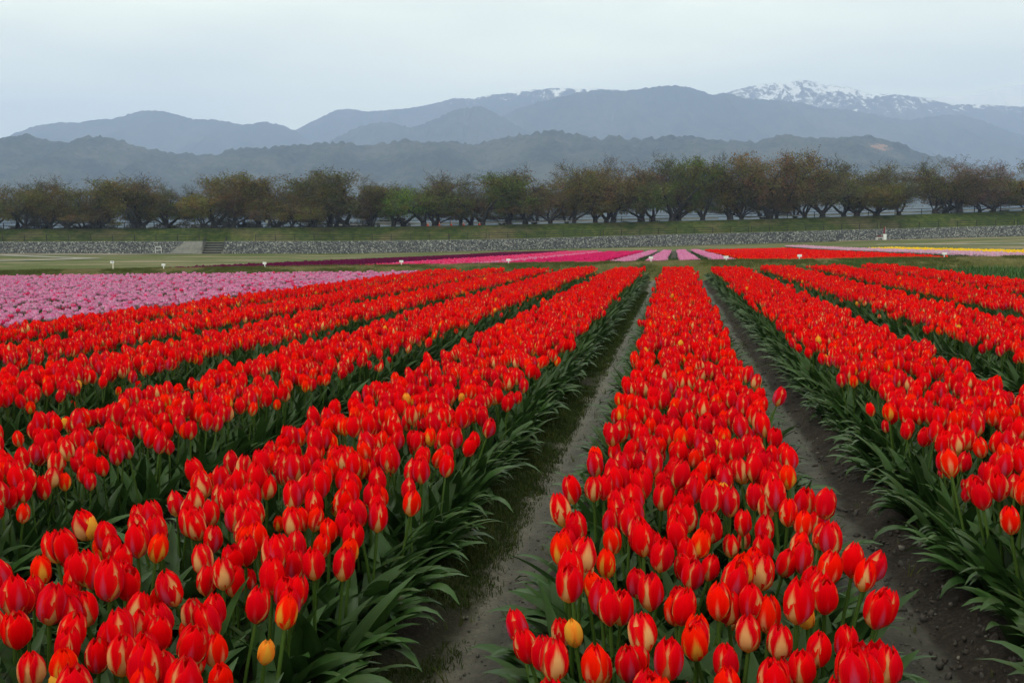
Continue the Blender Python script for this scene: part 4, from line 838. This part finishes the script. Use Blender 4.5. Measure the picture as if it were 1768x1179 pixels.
OUTER, INNER, STEMM, LEAFM = [], [], [], []
for k, v in enumerate(VAR):
    rs = random.Random(900+k)
    OUTER.append([petal(MB(), 0, True, v[3]+rs.uniform(-.04, .08), rs, 7, 5).mesh('petal', PM[v[1]]) for _ in range(2)])
    INNER.append([petal(MB(), 0, False, v[3]+rs.uniform(-.04, .04), rs, 7, 5).mesh('petal', PM[v[2]]) for _ in range(2)])
for k in range(5):
    rs = random.Random(30+k); bend = .006*k; STEMM.append((MB().tube(stem_pts(STEM_H, bend, 0), [.0055, .005, .0046, .0048], 7, 0, False).mesh('stem', STEM), bend))
for k in range(10):
    rs = random.Random(60+k); LEAFM.append(leaf(MB(), 0, rs.uniform(.24, .34), rs.uniform(.025, .038), rs.uniform(.12, .38), rs.uniform(.3, 1.1), rs.uniform(.3, .7), 9, 0, rs.uniform(-.7, .7)).mesh('leaf', LEAF))
bedword = {-3: 'fourth bed from the narrow path', -2: 'bed beyond the one by the mossy path', -1: 'bed on the mossy side of the gravel path', 0: 'middle bed between the two paths', 1: 'bed beyond the dark furrow', 2: 'second bed beyond the dark furrow'}
def strip(o_, k):
    q = o_/hw0(k)
    if q < -.6: return 0
    if q < -.2: return 1
    if q < .2: return 2
    if q < .6: return 3
    return 4
def hw0(k): return BEDH[k]
stripw = {-1: ('outer edge', 'outer half', 'centre line', 'path-side half', 'gravel edge'), 0: ('gravel edge', 'gravel-side half', 'centre line', 'furrow-side half', 'furrow edge'), 1: ('furrow edge', 'furrow-side half', 'centre line', 'far half', 'far edge')}
counts = {}
bedn = {-1: 'the mossy-side bed', 0: 'the middle bed', 1: 'the furrow-side bed', -2: 'the second mossy-side bed', 2: 'the second furrow-side bed'}
for i in cand:
    k = int(PB_[i]); st_ = strip(off[i], k); key = (k, st_); c_ = counts.get(key, 0); counts[key] = c_+1
    sw_ = (stripw.get(k) or stripw[-1 if k < 0 else 1])[st_]
    kn = VAR[var[i]][6]
    short = {'closed red tulip with cream flames': 'closed cream-flamed red tulip', 'red tulip with mauve-centred petals and cream flames': 'mauve-centred cream-flamed tulip', 'slim red tulip with soft cream stripes': 'slim cream-striped red tulip', 'half-open plain red tulip': 'half-open red tulip', 'crimson tulip with mauve blush': 'mauve-blushed crimson tulip', 'open all-red tulip': 'open red tulip', 'orange-red tulip with yellow flames': 'yellow-flamed orange-red tulip', 'red tulip with broad cream flames': 'broadly cream-flamed tulip', 'small golden-orange tulip': 'small golden-orange tulip'}[kn]
    lab = '%s, %s along the %s of %s' % (short, ordw(c_), sw_, bedn.get(k, 'a further bed'))
    root = obj('tulip', None, None, (PX_[i], PY_[i], Zs[i]), Euler((-tilty[i], tiltx[i], 0)).to_matrix().to_4x4().to_euler()); root.empty_display_size = .05
    root.rotation_euler = (Euler((-tilty[i], tiltx[i], 0)).to_matrix() @ Euler((0, 0, rz[i])).to_matrix()).to_euler(); root.scale = (sc[i],)*3
    tag(root, lab, 'tulip', 'red tulips at the front of the field')
    sm, bend = STEMM[i % 5]; obj('stem', sm, root); v = VAR[var[i]]; ta = random.uniform(0, .14)
    hm = Matrix.Translation((bend, 0, STEM_H-.002)) @ Matrix.Rotation(ta, 4, 'Y') @ Matrix.Rotation(random.uniform(0, 6.28), 4, 'Z'); s_ = v[4]*random.uniform(.92, 1.06)
    for j in range(3):
        for arr, a0, nm in ((INNER, 60, 'petal'), (OUTER, 0, 'petal')):
            o = obj('petal', arr[var[i]][random.randint(0, 1)], root)
            o.matrix_local = hm @ Matrix.Rotation(R(a0+120*j+random.uniform(-6, 6)), 4, 'Z') @ Matrix.Rotation(random.uniform(-.035, .05), 4, 'Y') @ Matrix.Scale(s_, 4)
    for j in range(3 if i % 2 else 2):
        obj('leaf', LEAFM[random.randint(0, 9)], root, (0, 0, 0), (0, 0, 2.2*j+random.uniform(-.5, .5)), random.uniform(.85, 1.1))

PRO = [full_tulip(k, 0) for k in range(9)] + [full_tulip(k, 1) for k in range(9)] + [full_tulip(k, 2, 2) for k in range(9)]
rest = ~isind; lod = np.where(PY_ < 7, 0, np.where(PY_ < 15, 1, 2))
def eul(tx, ty, rz): return np.stack([-ty, tx, rz], -1)
stuff('red_tulips', PRO, np.stack([PX_, PY_, Zs], -1)[rest], eul(tiltx, tilty, rz)[rest], sc[rest], (var+9*lod)[rest], 'long rows of red tulips running back to the grass bank', 'tulips')

# leaf skirts along the bed edges
SK = []
for k in range(14):
    rs = random.Random(300+k); mb = MB()
    for j in range(3):
        leaf(mb, rs.uniform(-.9, .9), rs.uniform(.22, .34), rs.uniform(.024, .040), rs.uniform(.25, .75), rs.uniform(.2, .8), rs.uniform(.25, .6), 8, 0, rs.uniform(-.8, .8), (0, rs.uniform(-.03, .03), 0), rs.uniform(.2, 1.6))
    SK.append(mb.mesh('leaf_skirt', LEAF))
sp_, sr_, ss_, si_ = [], [], [], []
for k in BEDC:
    for sg in (-1, 1):
        for y in np.arange(.5, FIELD_END, .045 if abs(k) < 2 else .06):
            inset = rng.uniform(-.02, .16); x = BEDC[k]+sg*(BEDH[k]-inset+.015); yy = y+rng.normal(0, .03)
            sp_.append((x, yy, float(tilt(x))+.06)); sr_.append((0, 0, (0 if sg > 0 else math.pi)+rng.normal(0, .5))); ss_.append(rng.uniform(.75, 1.15)*(.9 if k == 0 else 1)); si_.append(rng.integers(0, 14))
    for _ in range(int(30*14)):                       # infill low leaves inside
        x = BEDC[k]+rng.uniform(-1, 1)*BEDH[k]; y = rng.uniform(.5, FIELD_END); sp_.append((x, y, float(tilt(x))+.05)); sr_.append((0, 0, rng.uniform(0, 6.28))); ss_.append(rng.uniform(.8, 1.1)); si_.append(rng.integers(0, 14))
stuff('tulip_leaves', SK, sp_, sr_, ss_, si_, 'dark green strap leaves spilling over the edges of the red tulip beds', 'leaves')

# pink double tulips in the side field
def pink_head(k, a, b, form, hgt=.30):
    return full_tulip(k, 2, 2, hgt, (PM[a], PM[b]), 4, form, 1.0, .062, .036, .85)
PK = [pink_head(0, 'pink', 'pinkw', .6), pink_head(1, 'pinkw', 'pink', .8), pink_head(2, 'pink', 'pink', .5), pink_head(3, 'pinkw', 'pinkw', 1.0), pink_head(4, 'rose', 'pink', .5)]
X_, Y_ = [], []
for k in PINKC:
    x, y = rows_points(PINKC[k], .62, 4.5, FIELD_END-.1, 62, 150-k)
    X_.append(x); Y_.append(y)
X_, Y_ = map(np.concatenate, (X_, Y_)); hx, hy, dd = proj(np.stack([X_, Y_, np.full(len(X_), .35)], -1)); kp = (dd > 0) & (hx > -900); X_, Y_, hx, dd = X_[kp], Y_[kp], hx[kp], dd[kp]
n = len(X_); z_ = soil(X_, Y_)-.005; scl = rng.normal(1.0, .07, n).clip(.8, 1.2)*1.03; pi_ = rng.choice(5, n, p=[.3, .27, .2, .13, .10]); rot = eul(rng.normal(0, .1, n), rng.normal(0, .1, n), rng.uniform(0, 6.28, n))
cand = np.where((hx > 0) & (hx < 1768))[0]; cand = cand[np.argsort(dd[cand])][:300]; isin = np.zeros(n, bool); isin[cand] = True
for i in cand:
    o = obj('pink_tulip', PK[pi_[i]], None, (X_[i], Y_[i], z_[i]), tuple(rot[i]), scl[i])
    kb = min(PINKC, key=lambda q: abs(PINKC[q]-X_[i])); tag(o, '%s tulip in the %s pink row counted from the outermost red bed' % (['ruffled pink and white', 'ruffled pale pink', 'ruffled mid-pink', 'wide open pale pink', 'deep rose pink'][pi_[i]], ordw(-6-kb)), 'pink tulip', 'pink tulips bordering the red beds')
stuff('pink_tulips', PK, np.stack([X_, Y_, z_], -1)[~isin], rot[~isin], scl[~isin], pi_[~isin], 'field of ruffled pink tulips beyond the outermost red bed', 'pink tulips')

# far field blocks
def far(name, cols, mats, y0, y1, dens, label, cat, half=.45, hgt=.29, var_y0=None):
    pr = [full_tulip(20+i, 2, 2, hgt, (PM[a], PM[b]), 3, f_, 1.15, .085, .036) for i, (a, b, f_) in enumerate(mats)]
    X_, Y_ = [], []
    for j, c in enumerate(cols):
        x, y = rows_points(c, half, y0 if var_y0 is None else var_y0(c), y1, dens, int(400+abs(c)*7)); X_.append(x); Y_.append(y)
    X_, Y_ = map(np.concatenate, (X_, Y_)); n = len(X_); w = np.array([m_[3] if len(m_) > 3 else 1 for m_ in mats], float) if False else None
    stuff(name, pr, np.stack([X_, Y_, zfar(X_, Y_)], -1), eul(rng.normal(0, .09, n), rng.normal(0, .09, n), rng.uniform(0, 6.28, n)), rng.normal(1.12, .07, n).clip(.85, 1.35), rng.integers(0, len(pr), n), label, cat)
far('distant_pink_tulips', [-.83, -2.28, .62, 2.08], [('pink', 'pinkw', .3), ('pinkw', 'pink', .5), ('pink', 'pink', .4)], 39.5, 108, 52, 'four short rows of pink tulips past the grass bank by the narrow path', 'pink tulips', .40)
far('distant_red_tulips', [3.6, 5.05, 6.5, 7.95, 9.4, 10.4], [('plain', 'cream', .2), ('plain', 'plain', .4), ('yellow', 'plain', .2)], 40, 104, 46, 'block of red tulips past the grass bank below the cobble wall', 'red tulips', .60, var_y0=lambda c: 41+(c-3.6)*.2)
far('magenta_tulips', [-3.75, -5.2, -6.65], [('magenta', 'magenta', .3), ('magenta', 'rose', .3)], 39.5, 106, 46, 'rows of deep magenta tulips past the grass bank', 'magenta tulips', .50)
far('pale_rose_tulips', [-8.1], [('pinkw', 'rose', .3), ('pink', 'pinkw', .5), ('rose', 'pinkw', .3)], 39.5, 106, 46, 'single mixed row of pale pink and rose tulips between magenta rows', 'pink tulips', .5)
far('rose_tulips', [-9.55, -11.0, -12.45], [('rose', 'rose', .3), ('magenta', 'rose', .4), ('rose', 'pink', .3)], 39.5, 118, 46, 'rows of bright rose tulips between magenta and purple tulips', 'rose tulips', .62)
far('purple_tulips', [-13.9, -15.35, -16.8, -18.25, -19.7, -21.1], [('purple', 'purple', .3), ('purple', 'purple', .1)], 39.5, 124, 44, 'block of dark purple tulips at the outer side of the distant field', 'purple tulips', .68)
far('lilac_tulips', [13.9, 15.3], [('lilac', 'lilac', .3), ('lilac', 'pinkw', .5)], 41, 128, 46, 'long pale lilac pink tulip row past the distant red block', 'lilac tulips', .5)
far('yellow_tulips', [17.2, 18.5], [('canary', 'canary', .3), ('canary', 'canary', .5)], 41, 92, 44, 'narrow row of yellow tulips behind the lilac row', 'yellow tulips', .5)

# green leaf-only beds and far leaf strips
GT = []
for k in range(8):
    rs = random.Random(500+k); mb = MB()
    for j in range(5): leaf(mb, rs.uniform(0, 6.28), rs.uniform(.22, .36), rs.uniform(.010, .018), rs.uniform(.05, .3), rs.uniform(.1, .6), .5, 5, 0, rs.uniform(-.5, .5))
    GT.append(mb.mesh('leaf_tuft', LEAFB if k < 5 else LEAF))
X_, Y_ = [], []
for k in GREENC:
    x, y = rows_points(GREENC[k], .62, 8, FIELD_END-.1, 75, 700+k); X_.append(x); Y_.append(y)
X_, Y_ = map(np.concatenate, (X_, Y_)); n = len(X_)
stuff('green_leaves', GT, np.stack([X_, Y_, soil(X_, Y_)-.01], -1), eul(rng.normal(0, .1, n), rng.normal(0, .1, n), rng.uniform(0, 6.28, n)), rng.uniform(.95, 1.35, n), rng.integers(0, 8, n), 'beds of fresh green flowerless leaves beyond the last red bed', 'leaves')
X_, Y_ = [], []
for c in list(np.arange(-21.8, 13.2, 1.45)) + [11.6, 12.4, 12.9]:
    x, y = rows_points(c-.0, .72, 38.2, 60 if c < 11 else 100, 26, int(800+c*9)); X_.append(x); Y_.append(y)
X_, Y_ = map(np.concatenate, (X_, Y_)); n = len(X_)
stuff('distant_leaves', GT[5:], np.stack([X_, Y_, zfar(X_, Y_)-.01], -1), eul(rng.normal(0, .1, n), rng.normal(0, .1, n), rng.uniform(0, 6.28, n)), rng.uniform(.85, 1.15, n), rng.integers(0, 3, n), 'dark green leaves between the distant tulip rows', 'leaves')

# ------------------------------------------------------------------ grass on bank, moss tufts, pebbles
def tuft(seed, m, nb, h, w, spread=.05):
    rs = random.Random(seed); mb = MB()
    for _ in range(nb):
        a = rs.uniform(0, 6.28); l_ = h*rs.uniform(.5, 1.1); x, y = rs.gauss(0, spread), rs.gauss(0, spread); ln = rs.uniform(.1, .7); ca, sa = math.cos(a), math.sin(a); b_ = rs.uniform(0, 6.28); wx, wy = w*math.cos(b_), w*math.sin(b_)
        mb.add([(x-wx, y-wy, 0), (x+wx, y+wy, 0), (x+ca*ln*l_*.4+wx*.7, y+sa*ln*l_*.4+wy*.7, l_*.6), (x+ca*ln*l_*.4-wx*.7, y+sa*ln*l_*.4-wy*.7, l_*.6), (x+ca*ln*l_, y+sa*ln*l_, l_*.95)], [(0, 1, 2, 3), (3, 2, 4)], [(0, 0), (1, 0), (1, .6), (0, .6), (.5, 1)])
    return mb.mesh('tuft', m)
TF = [tuft(i, BLADE, 12, .075, .004) for i in range(4)] + [tuft(9+i, BLADE_DRY, 9, .065, .0035) for i in range(2)] + [tuft(20+i, LEAFB, 12, .10, .005) for i in range(2)]
n = 34000; x = rng.uniform(-34, 20, n); y = DY0-.05+rng.beta(1.2, 1.5, n)*2.5; pt = fbm(x*.5, y*.9, 3, 44); ix = np.where(pt > .56, rng.integers(4, 6, n), rng.integers(0, 4, n)); ix = np.where((fbm(x*.35+9, y, 3, 45) > .60) & (rng.random(n) < .6) & (y < DY0+.9), rng.integers(6, 8, n), ix)
stuff('bank_grass', TF, np.stack([x, y, bank_z(x, y)-.01], -1), eul(rng.normal(0, .15, n), rng.normal(-.1, .15, n), rng.uniform(0, 6.28, n)), rng.uniform(.5, 1.25, n), ix, 'short rough green and straw coloured grass on the low bank', 'grass')
TM = [tuft(40+i, MOSS, 9, .028, .0022, .018) for i in range(4)]
n = 42000; x = rng.uniform(-1.15, -.68, n); y = 1.5+rng.random(n)**1.4*24; k_ = (fbm(x*2.5, y*1.2, 4, 21)+.25*np.clip((y-2.2)/3.5, 0, 1) > .42+.15*rng.random(n)) & (x < -.72+.05*rng.normal(size=n)); x, y = x[k_], y[k_]; n = len(x)
stuff('moss', TM, np.stack([x, y, soil(x, y)-.004], -1), eul(rng.normal(0, .2, n), rng.normal(0, .2, n), rng.uniform(0, 6.28, n)), rng.uniform(.5, 1.3, n)*(.8+.03*y), rng.integers(0, 4, n), 'dark green moss and short grass along the gravel path', 'moss')
n = 420; x = np.where(rng.random(n) < .6, rng.uniform(-.98, -.5, n), rng.uniform(.66, 1.25, n)); y = 1.8+rng.random(n)**1.3*20
WD = [tuft(60+i, BLADE, 7, .07, .0022, .008) for i in range(3)]
stuff('path_weeds', WD, np.stack([x, y, soil(x, y)-.003], -1), eul(rng.normal(0, .2, n), rng.normal(0, .2, n), rng.uniform(0, 6.28, n)), rng.lognormal(-.5, .5, n).clip(.2, 1.2), rng.integers(0, 3, n), 'scattered thin weeds sprouting on the path and in the furrow', 'weeds')
PB = []
for i, c in enumerate(((.075, .070, .062), (.13, .12, .105), (.045, .04, .036), (.04, .034, .03))):
    rs = random.Random(i); mb = MB(); v = []
    for a in range(4):
        th = math.pi*a/3
        for b in range(6): q = 1+rs.uniform(-.3, .3); ph = b*math.pi/3; v.append((.008*q*math.sin(th)*math.cos(ph), .006*q*math.sin(th)*math.sin(ph), .0045*q*math.cos(th)))
    mb.add(v, [(a*6+b, a*6+(b+1) % 6, (a+1)*6+(b+1) % 6, (a+1)*6+b) for a in range(3) for b in range(6)]); PB.append(mb.mesh('pebble', plain('pebble_%d' % i, c, .85), True))
n = 9000; y = 1.4+rng.random(n)**1.8*16; w_ = rng.random(n); x = np.where(w_ < .30, rng.uniform(-1.05, -.5, n), rng.uniform(.6, 1.5, n)); g_ = (x > .84)
stuff('pebbles', PB, np.stack([x, y, soil(x, y)+.001], -1), rng.uniform(0, 6.28, (n, 3)), np.where(g_, rng.lognormal(.0, .5, n), rng.lognormal(-.75, .4, n)).clip(.2, 3.0), np.where(g_, np.where(rng.random(n) < .93, rng.integers(2, 4, n), 1), np.where(rng.random(n) < .85, 0, 1)), 'small pebbles and soil clods strewn on the path and furrow', 'pebbles')

# ------------------------------------------------------------------ air
m = bpy.data.materials.new('air'); m.use_nodes = True; t = m.node_tree; t.nodes.clear(); o_ = N(t, 'ShaderNodeOutputMaterial'); v = N(t, 'ShaderNodeVolumePrincipled')
v.inputs['Density'].default_value = 2.4e-4; v.inputs['Color'].default_value = (.50, .63, 1.0, 1); v.inputs['Anisotropy'].default_value = .0
t.links.new(v.outputs[0], o_.inputs['Volume'])
b = MB().box((0, 3450, 605), (20000, 10000, 1230)); hz = obj('haze', b.mesh('haze', m, False)); tag(hz, 'thin blue spring haze over the plain and mountains', 'haze', kind='stuff')
